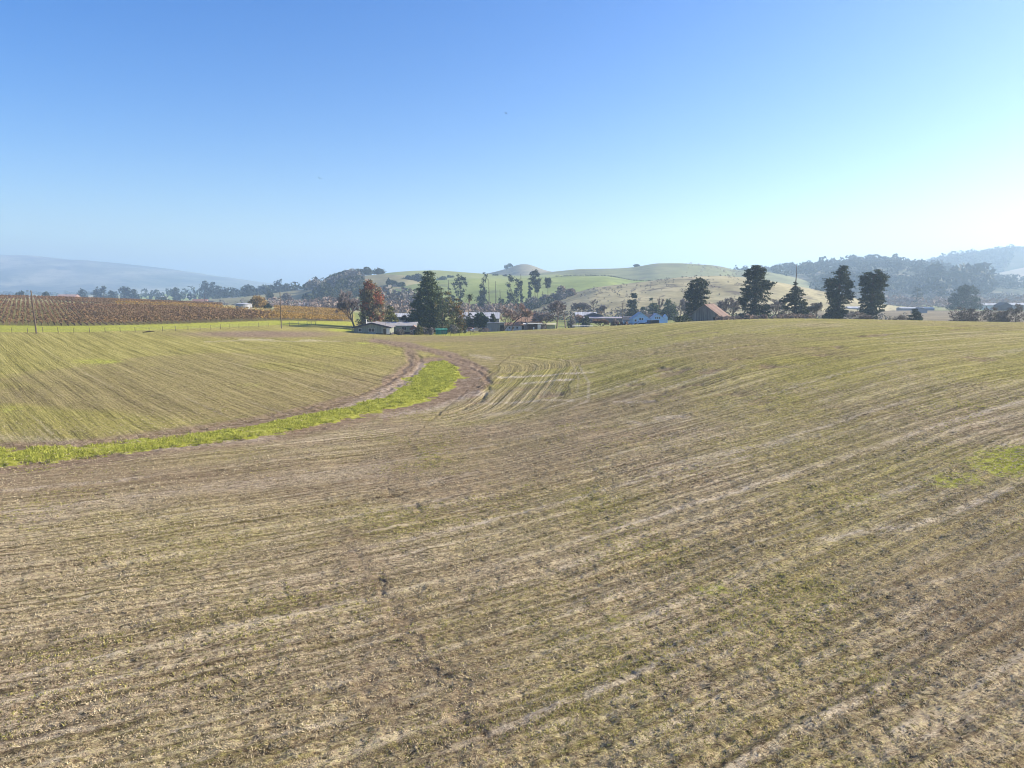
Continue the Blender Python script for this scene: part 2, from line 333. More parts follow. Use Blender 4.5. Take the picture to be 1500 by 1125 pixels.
    h1 = k.bump(k.math('ADD', k.math('MULTIPLY', fine, 0.6), k.math('MULTIPLY', k.noise(tc, 15, 3, 0.7), 0.4)), 1.0, 0.34, None)
    k.bump(k.math('ADD', f1, k.math('MULTIPLY', f3, 0.8)), 0.9, 0.22, b, h1)
    return m
def polydist(px, py, poly, yw=1.0):
    """distance in picture units to an open line of photographed points"""
    d = np.full(px.shape, 1e9)
    for (ax, ay), (bx, by) in zip(poly[:-1], poly[1:]):
        vx, vy = bx-ax, (by-ay)*yw; wx, wy = px-ax, (py-ay)*yw
        t = np.clip((wx*vx+wy*vy)/(vx*vx+vy*vy+1e-9), 0, 1)
        d = np.minimum(d, np.hypot(wx-t*vx, wy-t*vy))
    return d
def inside(px, py, poly):
    c = np.zeros(px.shape, bool); n = len(poly)
    for i in range(n):
        (ax, ay), (bx, by) = poly[i], poly[(i+1) % n]
        m_ = ((ay > py) != (by > py)) & (px < (bx-ax)*(py-ay)/(by-ay+1e-12)+ax); c ^= m_
    return c
ISLAND_PX = [(-300,722),(-150,700),(0,683),(60,677),(150,668),(260,655),(380,640),(470,624),(540,606),(600,592),(640,580),(662,566),(673,552),(671,541),(660,532),(645,528),(630,531),(616,545),(598,561),(578,577),(560,584),(500,599),(420,616),(330,630),(240,641),(150,650),(60,656),(0,660),(-150,672),(-300,682)]
def wpoly(P): return np.array([hit(*p) for p in P])
ISLAND = wpoly(ISLAND_PX)
def wdist(x, y, P, closed=False):
    P = list(map(tuple, P)); P = P+[P[0]] if closed else P
    return polydist(x, y, P)
HEAD_SEG = wpoly([(560,590),(600,572),(640,550),(652,540)])
GULLY = [wpoly(P) for P in ([(555,715),(580,728),(622,748)], [(500,775),(515,800),(560,862),(598,925),(628,965),(668,1000),(705,1075)], [(545,985),(556,1010),(570,1040)])]
RUTS = [wpoly(P) for P in ([(548,500),(565,508),(590,516),(625,522),(650,530),(690,540),(712,552),(718,568),(700,590),(660,606),(600,622)],
        [(560,500),(580,506),(610,511),(650,521),(690,532),(716,546)], [(545,509),(580,516),(600,522),(598,535),(585,550),(560,566),(520,580),(440,600),(300,626),(150,648),(0,657),(-200,676)],
        [(610,520),(618,530),(606,545),(590,560),(565,574)])]
th = math.radians(57); thL = math.radians(-41)
def row_coords(x, y, px, py):
    wob = 2.6*(fbm(x/60, y/60, 2)-0.5)*2+0.35*(fbm(x/14+50, y/14, 2)-0.5)*2
    u = x*math.sin(th)+y*math.cos(th); v = x*math.cos(th)-y*math.sin(th)+wob-0.0011*u*u*0.6
    ul = x*math.sin(thL)+y*math.cos(thL); vl = x*math.cos(thL)-y*math.sin(thL)+wob*0.5
    line = np.interp(px, [-300,0,150,330,450,540,600,640,660], [676,656,648,625,604,583,560,530,480])
    left = (py < line) & (px < np.interp(py, [470,497,505,516,530,545,560], [548,548,578,602,612,600,640])) & (y > 40)
    vl = vl-wob*0.42; u = np.where(left, ul+500, u); v = np.where(left, vl+500, v)
    d = wdist(x, y, HEAD_SEG); conc = (d < 26+4*(fbm(x/8, y/8, 2)-0.5)) & (~left) & (px > 560) & (py < 650) & (px > 700-(py-560)*1.2)
    ang = np.arctan2(y-HEAD_SEG[2][1], x-HEAD_SEG[2][0])
    u = np.where(conc, ang*12+1000, u); v = np.where(conc, d*1.0+900, v)
    return u, v, left, conc
def build_ground():
    aa = np.arange(-41, 41.01, 0.115); ex = np.r_[np.arange(41.8, 64, 1.0), np.arange(68, 180, 8.0)]
    ang = np.radians(np.r_[-ex[::-1], aa, ex, 180.0]); ang = ang[:-1]
    R = [0.5, 3, 6, 9, 12, 14]; 
    while R[-1] < 60: R.append(R[-1]*1.0046)
    while R[-1] < 260: R.append(R[-1]*1.0078)
    while R[-1] < 720: R.append(R[-1]*1.013)
    while R[-1] < 8600: R.append(R[-1]*1.07)
    R = np.array(R); A, RR = np.meshgrid(ang, R); x = RR*np.sin(A); y = RR*np.cos(A)
    shp = x.shape; x = x.ravel(); y = y.ravel(); r = RR.ravel()
    z = ground_z(x, y); px, py = proj(x, y, z); inv = y > 5
    px = np.where(inv, px, -9999); py = np.where(inv, py, 3000)
    u, v, left, conc = row_coords(x, y, px, py)
    n1 = fbm(x/1.6, y/1.6, 3); n2 = fbm(x/7, y/7, 3); n3 = fbm(x/0.45+7, y/0.45, 2); n4 = fbm(x/35+3, y/35, 3)
    near = sstep(300, 90, r)
    # ---------------- masks
    ins = inside(px, py, ISLAND_PX) & (y < 200) & inv; di = wdist(x, y, ISLAND, True)
    sd = np.where(ins, di, -di)
    green = sstep(-0.9, 0.9, sd+(n1-0.5)*4.5+(n2-0.5)*1.5)*np.where(px > -400, 1, 0)*(sd > -3)
    fld = (r < 420)
    # verge beyond the fence and yard grass
    gl = [(-400,489),(0,484.5),(100,484.5),(200,483.5),(260,481.5),(300,479.5),(350,476.5),(400,473.5),(450,472),(520,472),(520,477),(460,479),(410,477),(350,480),(300,483),(250,485),(200,487.0),(100,487.5),(0,488),(-400,492)]
    gu = np.interp(px, [-400,0,100,200,300,400,520], [474,475,476,475,472,468,466]); gd = np.interp(px, [-400,0,100,200,300,400,450,520], [488,485.5,485.5,483.5,479.5,475.5,475.5,476])
    verge = sstep(-2, 1, py-gu)*sstep(2.0, -0.5, py-gd)*(px < 520)*(y > 150)*(y < 330)
    green = np.maximum(green, 1.0*verge)
    y1 = np.exp(-(((px-668)/42)**2+((py-489)/3.6)**2)**2)*(y > 200); y2 = np.exp(-(((px-505)/34)**2+((py-483.5)/3.0)**2)**2)*(y > 190)
    y3 = np.exp(-(((px-720)/50)**2+((py-486)/2.6)**2)**2)*(y > 200)
    green = np.maximum(green, np.maximum(0.85*y1, np.maximum(0.62*y2, 0.5*y3)))
    for (cx, cy, rx, ry, s_) in [(1485,676,90,28,.66),(1390,705,90,20,.52),(1290,728,60,12,.45),(1040,862,60,15,.56),(900,905,55,13,.50),(1300,735,60,14,.30),(840,965,28,10,.36),(800,872,36,10,.30),(560,507,26,4,.5),(530,503,22,3,.45),(145,530,55,6,.62),(20,600,40,12,.40),(360,565,60,7,.42),(220,535,30,5,.35),(260,512,40,4,.26),(340,552,60,9,.28),(950,540,60,10,.26),(820,573,26,6,.34),(1000,585,60,10,.22),(1470,520,120,10,.30),(1330,1010,60,16,.2),(60,700,60,5,.2),(1240,650,80,12,.2),(650,1000,20,8,.2)]:
        g_ = s_*np.exp(-((px-cx)/rx)**2-((py-cy)/ry)**2)*(0.6+0.8*n2); green = np.maximum(green, g_*inv*fld)
    soil = np.zeros_like(x); 
    # headland round the island
    outer = sstep(7.5+2*(n2-0.5)*3, 3.5, -sd)*(sd < 0.2)*(px > 560)*(py < 640)*inv
    track = sstep(14, 4, polydist(px, py, [(548,499),(600,506),(660,520),(705,540),(712,560),(690,580)], 2.2)+(n2-0.5)*8)
    bandl = sstep(15, 5, polydist(px, py, [(-300,680),(0,658),(150,650),(330,626),(450,603),(540,580),(590,556),(612,532),(600,516)], 1.1)+(n2-0.5)*8)
    below = sstep(5.0, 1.5, -sd+(n2-0.5)*3)*(sd < 0.3)*(px < 700)*inv
    brown = np.exp(-(((px-385)/125)**2+((py-489.5)/5.2)**2)**2)*(y > 120)*1.0
    b2 = np.exp(-(((px-640)/150)**2+((py-497)/5)**2)**2)*0.55
    b3 = np.exp(-(((px-820)/90)**2+((py-487)/3)**2)**2)*0.5
    b4 = sstep(0.50, 0.62, n4)*0.45
    b5 = np.exp(-((px-200)/420)**2-((py-700)/38)**2)*0.65
    b6 = np.exp(-((px-690)/70)**2-((py-1000)/120)**2)*0.35
    b7 = np.exp(-((px-520)/90)**2-((py-568)/30)**2)*0.6
    soil = np.clip(np.maximum.reduce([outer, track*inv, bandl*inv*0.9, below*0.9, brown, b2, b3, b4*near, b5, b6, b7])*(y > 5), 0, 1)*(1-np.clip(green*1.3, 0, 1)*(green > 0.5))
    pale = np.zeros_like(x)
    for (pl, wd, s_) in [([(470,612),(540,585),(580,568),(610,548),(618,535)],7,.55),([(560,610),(640,598),(690,578),(720,575)],5,.55),([(690,520),(720,525)],3,.5),
        ([(728,553),(800,550),(870,545)],1.6,.9),([(765,562),(840,556)],1.6,.9),([(700,592),(780,588),(840,586)],1.6,.8),([(710,608),(780,600)],3,.5),([(900,588),(960,587)],1.6,.8),([(960,612),(1010,609)],3,.8),([(920,617),(940,619)],2,.6),
        ([(848,535),(862,560),(862,585),(835,600)],1.8,.6),([(840,535),(848,555),(845,575)],1.2,.5),
        ([(950,688),(1060,662),(1120,652),(1200,636)],3.5,.55),([(1240,745),(1300,722),(1345,710)],3,.8),([(1200,790),(1290,772),(1330,772),(1400,748),(1480,715)],5,.8),([(1280,774),(1330,770)],9,.6),([(1000,686),(1100,668)],3,.5),
        ([(1180,905),(1280,870),(1400,845),(1500,810)],4,.4),([(0,1085),(130,1065),(250,1015)],5,.5),([(820,1075),(930,1035),(1040,1000)],6,.4),([(300,500.5),(360,498.5),(430,500),(500,499.5)],1.0,.45),([(350,497.2),(372,496.8),(400,498)],1.0,.8),([(440,498.6),(455,498),(470,498.8)],1.0,.8),([(620,710),(700,690)],4,.3),
        ([(1280,1120),(1400,1060),(1500,1015)],6,.45),([(0,770),(300,715),(560,690)],12,.3),([(1450,520),(1500,512)],4,.3),([(1400,610),(1500,590)],3,.4),([(0,640),(110,648)],6,.3),([(230,658),(400,640)],5,.5)]:
        pale = np.maximum(pale, s_*sstep(wd*1.6, wd*0.3, polydist(px, py, pl, 1.3)+(n1-0.5)*wd*1.2))
    # raised lines of paler ground along the drill rows
    ln = np.abs(((v*0.155+0.2*fbm(u/40, v/9, 2)) % 1.0)-0.5)
    strk = np.where(left, 0.35, 1)*sstep(0.06, 0.015, ln)*sstep(0.5, 0.62, fbm(u/22+4, v/3, 2))*fld*near; pale = np.maximum(pale, 0.65*strk*(1-green))
    pale = np.maximum(pale, 0.24*sstep(0.12, 0.04, np.abs(((v*0.42) % 1.0)-0.5))*conc*sstep(0.45, 0.6, fbm(u/5, v/2, 2)))
    pale *= (y > 5)
    olive = 0.9*sstep(640, 480, py)*inv*(0.55+0.9*(n4-0.2))+0.42*n4
    olive = np.where(left, 1.1+0.5*(n4-0.3)-0.35*np.exp(-((py-650)/40)**2), olive)
    olive = np.clip(olive-0.15*np.exp(-((px-700)/500)**2-((py-680)/50)**2), 0, 1.2)
    farm = np.maximum(sstep(380, 520, r), (sstep(430, 455, r)))
    farm = np.maximum(farm, sstep(255, 300, y)*(px > 800)); farm = np.maximum(farm, sstep(300, 380, y)*(px > 520))
    # ---------------- relief
    z = z+near*((n2-0.5)*0.30+(n1-0.5)*0.16)
    nf = sstep(130, 45, r)
    z = z+nf*((n3-0.5)*0.13+(fbm(x/0.2+3, y/0.2, 2)-0.5)*0.05*sstep(60, 30, r))*(0.6+0.8*n2)
    jr = 0.25*(fbm(u/9, v/9, 2)-0.5)
    z = z+near*(1-green)*(0.4+1.0*n2)*(0.022*sstep(90, 50, r)*np.sin((v/0.72+jr)*2*math.pi)+0.030*np.sin((v/2.3+jr)*2*math.pi))*np.where(conc, 0.45, 1)
    z = z-near*(1-green)*0.10*np.exp(-((((v/6.9+0.04*np.sin(u/30)) % 1.0)-0.5)*6.9/0.28)**2)*sstep(0.38, 0.5, fbm(u/14+8, v/6.9*0+v/20, 2))
    z = z+(near*0.09*sstep(0.5, 0.8, fbm(u/16+40, v/0.9, 2))*(1-green)-near*0.12*sstep(0.58, 0.8, fbm(u/12+90, v/1.3+7, 2))*(1-green))*np.where(left, 0.35, 1)
    for g in GULLY:
        d = wdist(x+(n1-0.5)*1.6, y+(n1-0.5)*1.2, g); z = z-0.075*np.exp(-(d/0.36)**2)*sstep(0.40, 0.62, 0.5*n2+0.5*n1+0.08)+0.03*np.exp(-((d-0.5)/0.3)**2)
        soil = np.maximum(soil, 0.45*np.exp(-(d/1.0)**2))
    for g in RUTS:
        d = wdist(x+(n1-0.5)*1.8, y+(n1-0.5)*1.8, g); z = z-0.15*np.exp(-((d)/0.35)**2)+0.06*np.exp(-((d-0.9)/0.5)**2)
    z = z+0.16*green*near*(0.5+n1)*(sd > 0)
    # short eroded scratches on the rise
    sc_ = sstep(0.66, 0.74, fbm(x/5.5+11, y/2.2+3, 3))*sstep(640, 560, py)*inv*near*np.where(left, 0.45, 1)*sstep(0.42, 0.55, n4+0.06); z = z-0.20*sc_*(1-green); soil = np.maximum(soil, sc_*0.8)
    V = np.stack([x, y, z], 1); nr, nc = shp; i, j = np.meshgrid(np.arange(nr-1), np.arange(nc), indexing='ij'); jn = (j+1) % nc
    Fq = np.stack([i*nc+j, i*nc+jn, (i+1)*nc+jn, (i+1)*nc+j], -1).reshape(-1, 4)[:, ::-1].copy()
    o = mk('ground', V, Fq, ground_material(), smooth=True); tag(o, kind='structure')
    me = o.data
    def av(name, a, b, c):
        t = me.attributes.new(name, 'FLOAT_VECTOR', 'POINT'); t.data.foreach_set('vector', np.stack([a, b, c], 1).astype(np.float32).ravel())
    av('rows', u, v, np.zeros_like(u)); av('masks', green, soil, pale); vz = (py < np.interp(px, [-400,0,100,200,300,400,510,530], [477,476.5,477.5,476,473,469.5,471,473]))*sstep(222, 230, y)*(y < 480)*(px < 515)*inv
    av('masks_more', olive, vz, farm)
    return dict(x=x, y=y, z=z, shp=shp, ang=ang, R=R)
G = build_ground()
def surf_z(x, y):
    """height of the detailed sheet (nearest vertex, dense sector only)"""
    r = np.hypot(x, y); a = np.arctan2(x, y); i = np.clip(np.searchsorted(G['R'], r), 0, len(G['R'])-1); j = np.clip(np.searchsorted(G['ang'], a), 0, len(G['ang'])-1)
    return G['z'].reshape(G['shp'])[i, j]

# ------------------------------------------------------------------ hills
def hill_material(name, stops, scale, patch=None, patch_lo=0.6, lines=0.0, pscale=1.0):
    m, n, b, out = mat(name); k = NB(n); tc = k.new('ShaderNodeTexCoord').outputs['Object']
    f = k.math('ADD', k.math('MULTIPLY', k.noise(tc, scale, 5, 0.65), 0.7), k.math('MULTIPLY', k.noise(tc, scale*9, 4, 0.7), 0.3))
    col = k.ramp(f, stops)
    if patch:
        pf = k.noise(tc, scale*2.6*pscale, 5, 0.7, (1, 1, 0.4), 0.6); col = k.mix(k.ramp(pf, [(patch_lo, 0.0), (patch_lo+0.05, 0.85)]), col, patch)
    if lines:
        z = k.sep(tc)[2]; lf = k.noise(tc, 1.0, 3, 0.6, (0.012, 0.03, lines)); col = k.mix(k.ramp(lf, [(0.5, 0.0), (0.62, 0.35)]), col, tuple(v*0.55 for v in stops[0][1]))
    k.link(col, b.inputs['Base Color']); b.inputs['Roughness'].default_value = 1.0; b.inputs['Specular IOR Level'].default_value = 0.03
    k.bump(f, 0.5, 1.2, b)
    return m
HM = {
 'near_grass_hill': hill_material('pale_pasture', [(0.34, (0.20, 0.18, 0.11)), (0.50, (0.31, 0.285, 0.17)), (0.66, (0.41, 0.37, 0.24))], 0.022, (0.12, 0.10, 0.08), 0.56, 0.25),
 'green_hill': hill_material('green_pasture', [(0.34, (0.150, 0.190, 0.070)), (0.50, (0.210, 0.255, 0.090)), (0.68, (0.28, 0.31, 0.135))], 0.012, (0.13, 0.15, 0.075), 0.60, 0.2),
 'upper_green_hill': hill_material('upper_pasture', [(0.34, (0.145, 0.175, 0.075)), (0.50, (0.205, 0.235, 0.095)), (0.68, (0.26, 0.28, 0.13))], 0.012, (0.09, 0.10, 0.06), 0.68),
 'main_hill': hill_material('mixed_pasture', [(0.34, (0.15, 0.15, 0.10)), (0.48, (0.19, 0.205, 0.105)), (0.64, (0.25, 0.25, 0.15))], 0.008, (0.16, 0.14, 0.12), 0.60, 0.1, 0.5),
 'knob_hill': hill_material('dry_pasture', [(0.34, (0.13, 0.12, 0.09)), (0.50, (0.18, 0.165, 0.12)), (0.68, (0.23, 0.22, 0.15))], 0.01, (0.10, 0.095, 0.075), 0.58, 0.25),
 'oak_ridge_hill': hill_material('ridge_pasture', [(0.34, (0.12, 0.12, 0.07)), (0.50, (0.21, 0.20, 0.12)), (0.68, (0.30, 0.29, 0.17))], 0.012),
 'wooded_hill': hill_material('brushy_slope', [(0.34, (0.05, 0.06, 0.045)), (0.50, (0.09, 0.10, 0.07)), (0.66, (0.30, 0.26, 0.20))], 0.012, (0.035, 0.045, 0.035), 0.5),
 'far_wooded_hill': hill_material('forest_slope', [(0.34, (0.04, 0.055, 0.03)), (0.50, (0.06, 0.07, 0.045)), (0.68, (0.12, 0.12, 0.08))], 0.01),
 'pale_meadow_hill': hill_material('pale_meadow', [(0.34, (0.25, 0.22, 0.15)), (0.50, (0.33, 0.29, 0.20)), (0.68, (0.42, 0.36, 0.27))], 0.006),
 'rolling_field_hill': hill_material('rolling_fields', [(0.34, (0.15, 0.21, 0.06)), (0.50, (0.26, 0.33, 0.10)), (0.68, (0.34, 0.38, 0.16))], 0.004, (0.11, 0.11, 0.07), 0.58),
 'mountain_range': hill_material('mountain_brush', [(0.40, (0.02, 0.03, 0.02)), (0.50, (0.12, 0.12, 0.085)), (0.60, (0.28, 0.26, 0.19))], 0.0022, (0.02, 0.03, 0.02), 0.56),
}
for h in HILLS:
    k = h['u']; uu = np.linspace(k[0]-0.08, k[-1]+0.08, 170 if h['name'] != 'mountain_range' else 360); yy = np.linspace(h['D0']*0.97, h['D']+h['back']*1.03, 64)
    U_, Y_ = np.meshgrid(uu, yy); X_ = U_*Y_; Z_ = hill_z(h, X_, Y_)
    if h['name'] == 'mountain_range': Z_ = Z_+(fbm(X_/120, Y_/120, 3)-0.5)*10*(Z_ > 20)
    V = np.stack([X_.ravel(), Y_.ravel(), Z_.ravel()], 1); nr, nc = X_.shape
    i, j = np.meshgrid(np.arange(nr-1), np.arange(nc-1), indexing='ij')
    Fq = np.stack([i*nc+j, i*nc+j+1, (i+1)*nc+j+1, (i+1)*nc+j], -1).reshape(-1, 4)
    o = mk(h['name'], V, Fq, HM[h['name']], smooth=True); tag(o, kind='structure')
    o.name = 'mountains' if h['name'] == 'mountain_range' else h['name']

# ------------------------------------------------------------------ haze
if HAZE_DENSITY > 0:
    hm = bpy.data.materials.new('haze'); hm.use_nodes = True; n = hm.node_tree; n.nodes.clear(); out = n.nodes.new('ShaderNodeOutputMaterial')
    pv = n.nodes.new('ShaderNodeVolumePrincipled'); pv.inputs['Density'].default_value = HAZE_DENSITY; pv.inputs['Color'].default_value = (*HAZE_COLOR, 1); pv.inputs['Anisotropy'].default_value = 0.3
    n.links.new(pv.outputs[0], out.inputs['Volume'])
    hz = MB().box(-9000, 9000, -9000, 9000, -12, 330).build('haze', hm); hz['kind'] = 'stuff'

# ------------------------------------------------------------------ foliage builders
def quads(P, size, flat=1.0, up=0.0, rs=None):
    """leaf-sized faces at points P: random orientation, one quad each"""
    rs = rs or rng; n = len(P); a = rs.normal(size=(n, 3)); a[:, 2] *= flat; a /= np.linalg.norm(a, axis=1)[:, None]+1e-9
    b = rs.normal(size=(n, 3)); b[:, 2] *= flat; b -= (a*b).sum(1)[:, None]*a; b /= np.linalg.norm(b, axis=1)[:, None]+1e-9
    s = size*(0.6+0.8*rs.random(n))[:, None]; a = a*s; b = b*s*0.6
    V = np.stack([P-a, P-b*0.9, P+a, P+b*1.1], 1).reshape(-1, 3); Fq = np.arange(4*n).reshape(n, 4); return V, Fq
def crown_points(h, prof, ncl, nleaf, cs, flat, depth=0.9, gap=0.0, shell=0.55, rs=None, droop=0.0):
    rs = rs or rng; T = np.array([p[0] for p in prof]); L = np.array([p[1] for p in prof]); Rr = np.array([p[2] for p in prof])
    cand = rs.random(ncl*6)*(T[-1]-T[0])+T[0]; wd = np.interp(cand, T, L+Rr); keep = rs.random(len(cand)) < (wd/wd.max())**1.2; t = cand[keep][:ncl]
    a = rs.random(len(t))*2*math.pi; rr = (shell+(1-shell)*rs.random(len(t))) ; rr = np.where(rs.random(len(t)) < 0.4, rs.random(len(t)), rr)
    l = np.interp(t, T, L); r = np.interp(t, T, Rr); mid = (r-l)/2; hw = (l+r)/2
    x = mid+hw*rr*np.cos(a); y = hw*depth*rr*np.sin(a); z = t*h-droop*hw*rr
    if gap > 0:
        g = fbm(x/(h*0.13)+rs.random()*50, z/(h*0.09)+y/(h*0.2)+rs.random()*50, 2); k = g > 0.30+gap*0.28; x, y, z = x[k], y[k], z[k]
    pk = rs.random(len(x)) < 0.12; x = np.where(pk, x*1.16, x); y = np.where(pk, y*1.16, y)
    C = np.stack([x, y, z], 1); out = np.abs(np.cos(a[:len(C)]))
    cl = np.minimum(cs, 0.30*np.interp(C[:, 2]/h, T, (L+Rr)/2)+0.10)[:, None, None]
    P = C[:, None, :]+rs.normal(size=(len(C), nleaf, 3))*np.array([1.0, 1.0, flat])*cl
    return P.reshape(-1, 3), C
def make_tree(label, px, Y, toprow, prof_px, leaf, kind='tree', name='tree', cat='tree', bark=None, base_row=None, ncl=110, nleaf=34, cs=None, flat=0.5, leafsize=None, gap=0.2, trunk_top=0.9, trunk_r=None, shell=0.55, group=None, droop=0.0, limbs=22, depth=0.9, dead_top=0.0, seed=None):
    """prof_px: (fraction of height, half width one side, other side) in photo pixels at that distance"""
    rs = np.random.default_rng(seed if seed is not None else abs(hash((px, Y))) % 99999)
    x, ztop = ray(px, toprow, Y); zb = float(top_z(np.array([float(x)]), np.array([float(Y)]))[0]); h = float(ztop)-zb; s = Y/F
    if h < 0.5: h = 0.5
    t = empty(name, (float(x), Y, zb-0.05), label=label, cat=cat, group=group)
    prof = [(a, b*s, c*s) for a, b, c in prof_px]; cs = (cs or 2.2)*s*1.0 if cs is None or cs > 0 else -cs
    ls = (leafsize or 1.25)*s
    P, C = crown_points(h, prof, ncl, nleaf, cs, flat, depth, gap, shell, rs, droop)
    P = P[P[:, 2] > 0.02*h]; V, Fq = quads(P, ls, 0.7, rs=rs)
    cr = mk('crown', V, Fq, leaf, t)
    m = MB(); tr = trunk_r or max(0.12, h*0.022); n = 7; pts = []; rd = []
    for i in range(n+1):
        f = i/n*trunk_top; pts.append((0.02*h*math.sin(i*1.7+px)*0.5, 0.02*h*math.cos(i*1.3)*0.5, f*h)); rd.append(tr*(1-0.88*f))
    m.tube(pts, rd, 6)
    for c in C[rs.permutation(len(C))[:limbs]]:
        z0 = max(0.05*h, c[2]-0.35*math.hypot(c[0], c[1])); q = np.array([0.0, 0.0, min(z0, trunk_top*h)]); mid = (q+c)/2+np.array([0, 0, 0.04*h])
        m.tube([q, mid, c], [tr*0.28, tr*0.17, tr*0.06], 3)
    m.build('trunk', bark or BARK, t); return t
def make_bare(label, px, Y, toprow, width_px, mat_=None, name='bare_tree', cat='tree', levels=6, stems=1, group=None, seed=1, spread=0.62, twigs=True, trunk_frac=0.22, r0=None, hint=None):
    rs = random.Random(seed); x, ztop = ray(px, toprow, Y); zb = float(top_z(np.array([float(x)]), np.array([float(Y)]))[0]); h = max(1.0, float(ztop)-zb); s = Y/F
    t = empty(name, (float(x), Y, zb-0.05), label=label, cat=cat, group=group)
    segs = []
    def grow(p, d, L, r, lv):
        q = p+d*L; segs.append((p, q, r, r*0.72, lv))
        if lv == 0: return
        nb = 3 if rs.random() < 0.55 else 2
        if lv <= 2: nb = 3
        for i in range(nb):
            a = np.array([rs.gauss(0, 1), rs.gauss(0, 1), rs.gauss(0, 0.7)]); nd = d+a*spread*0.62+np.array([0, 0, 0.10]); nd /= np.linalg.norm(nd)
            grow(q, nd, L*rs.uniform(0.62, 0.86), r*0.62, lv-1)
    rr = r0 or h*0.03
    for sidx in range(stems):
        d = np.array([rs.gauss(0, 0.1 if stems == 1 else 0.55), rs.gauss(0, 0.1 if stems == 1 else 0.4), 1.0]); d /= np.linalg.norm(d)
        grow(np.zeros(3), d, h*trunk_frac, rr, levels)
    P = np.array([q for _, q, *_ in segs]); sz = h/np.percentile(P[:, 2], 99.5); xs = np.percentile(np.abs(P[:, 0]), 97); sx = (width_px*s/2)/max(xs, 0.1)
    Sv = np.array([sx, sx, sz]); V = []; Fq = []; n = 0
    tV = []; tF = []; tn = 0
    minr = 0.00026*Y
    for p, q, r1, r2, lv in segs:
        p = p*Sv; q = q*Sv; d = q-p; L = np.linalg.norm(d)
        if L < 1e-4: continue
        d /= L; a = np.cross(d, (0.3, 0.5, 0.81)); a /= np.linalg.norm(a)+1e-9; b = np.cross(d, a); r1 = max(r1, minr); r2 = max(r2, minr*0.75)
        ring = [(math.cos(k)*a+math.sin(k)*b) for k in (0, 2.094, 4.189)]
        A = V if lv > 1 else tV; B = Fq if lv > 1 else tF; n0 = len(A)
        A += [p+c*r1 for c in ring]+[q+c*r2 for c in ring]; B += [(n0+k, n0+(k+1) % 3, n0+3+(k+1) % 3, n0+3+k) for k in range(3)]
    mk('trunk', V, Fq, BARK, t)
    o = mk('crown', tV, tF, mat_ or TWIG, t); return t

def rp(w, base=((0.0,.7,.7),(0.25,.95,1.0),(0.55,1.0,.95),(0.8,.7,.7),(1.0,.25,.25))): return [(a, b*w/2, c*w/2) for a, b, c in base]
# ------------------------------------------------------------------ the trees near the farm yard
make_tree('tall dark conifer with dense layered branches beside the teal shed', 627, 262, 394, [(0.02,22,27),(0.12,31,30),(0.3,28,27),(0.5,25,23),(0.62,20,19),(0.75,13,15),(0.88,8,9),(0.95,4,6),(1.0,1,1)], LEAF_CON, name='conifer_tree', ncl=800, nleaf=28, cs=2.4, flat=0.40, leafsize=1.25, gap=0.0, shell=0.45, droop=0.12, seed=1)
make_tree('sage green conifer with a golden tipped crown merging with the tall dark conifer', 648, 256, 421, [(0.0,12,16),(0.2,15,19),(0.5,14,18),(0.75,12,15),(0.9,8,10),(1.0,2,3)], leafmat('leaf_sage', (0.05, 0.075, 0.04), (0.17, 0.19, 0.10), 0.2, accent=(0.22, 0.17, 0.05), acc_scale=0.2, acc_lo=0.56), name='conifer_tree', ncl=150, nleaf=30, cs=1.9, flat=0.5, leafsize=1.2, gap=0.2, droop=0.1, seed=2)
make_tree('smaller evergreen with orange brown lower foliage behind the grey round shrub', 668, 262, 436, [(0.0,11,12),(0.2,13,15),(0.45,12,12),(0.65,9,9),(0.85,6,6),(1.0,1,2)], LEAF_MIX, name='evergreen_tree', ncl=120, nleaf=30, cs=1.9, flat=0.6, leafsize=1.2, gap=0.2, seed=3)
make_tree('copper red and grey green leafy tree behind the low farmhouse', 541, 268, 411, [(0.0,15,17),(0.15,18,20),(0.35,16,21),(0.5,15,22),(0.65,15,20),(0.78,13,14),(0.9,8,9),(1.0,3,3)], LEAF_RED, name='autumn_tree', ncl=300, nleaf=34, cs=2.2, flat=0.9, leafsize=1.3, gap=0.15, seed=4)
make_tree('bushy olive green tree between the copper tree and metal roofed shed', 569, 275, 448, [(0.0,10,12),(0.3,12,14),(0.6,10,11),(0.85,6,7),(1.0,2,2)], LEAF_OLV, name='olive_tree', ncl=80, nleaf=30, cs=1.9, flat=0.8, gap=0.1, seed=5)
make_bare('wide bare grey tree with forked trunk in front of the yellow vines', 519, 256, 427, 54, TWIG_GREY, levels=8, seed=19, spread=0.6, trunk_frac=0.2, stems=2)
make_tree('dark round bush behind the low farmhouse roof end', 594, 262, 463, [(0.0,8,9),(0.5,10,11),(0.85,6,7),(1.0,2,2)], leafmat('leaf_plum', (0.018, 0.016, 0.024), (0.05, 0.04, 0.05), 0.1), name='bush', cat='bush', ncl=60, nleaf=26, cs=1.6, gap=0.0, seed=6)
make_tree('dark green round tree in front of the long pale barn roof', 704, 290, 459, [(0.25,5,5),(0.4,8,9),(0.65,9,10),(0.85,7,7),(1.0,2,3)], leafmat('leaf_dense', (0.012, 0.028, 0.014), (0.04, 0.075, 0.035), 0.1), name='round_tree', ncl=90, nleaf=30, cs=1.6, gap=0.0, flat=0.8, seed=7)
make_tree('dark low bush sheltering under the west end of the pale barn roof', 687, 292, 459, [(0.0,8,8),(0.5,9,10),(0.85,6,7),(1.0,2,2)], LEAF_OAK, name='bush', cat='bush', ncl=60, nleaf=26, cs=1.6, gap=0.0, seed=8)
make_tree('dark pointed shrub by the corrugated wall under the pale barn roof', 722, 288, 458, [(0.0,6,6),(0.4,6,7),(0.8,3,3),(1.0,1,1)], LEAF_OAK, name='bush', cat='bush', ncl=50, nleaf=24, cs=1.4, gap=0.0, seed=9)
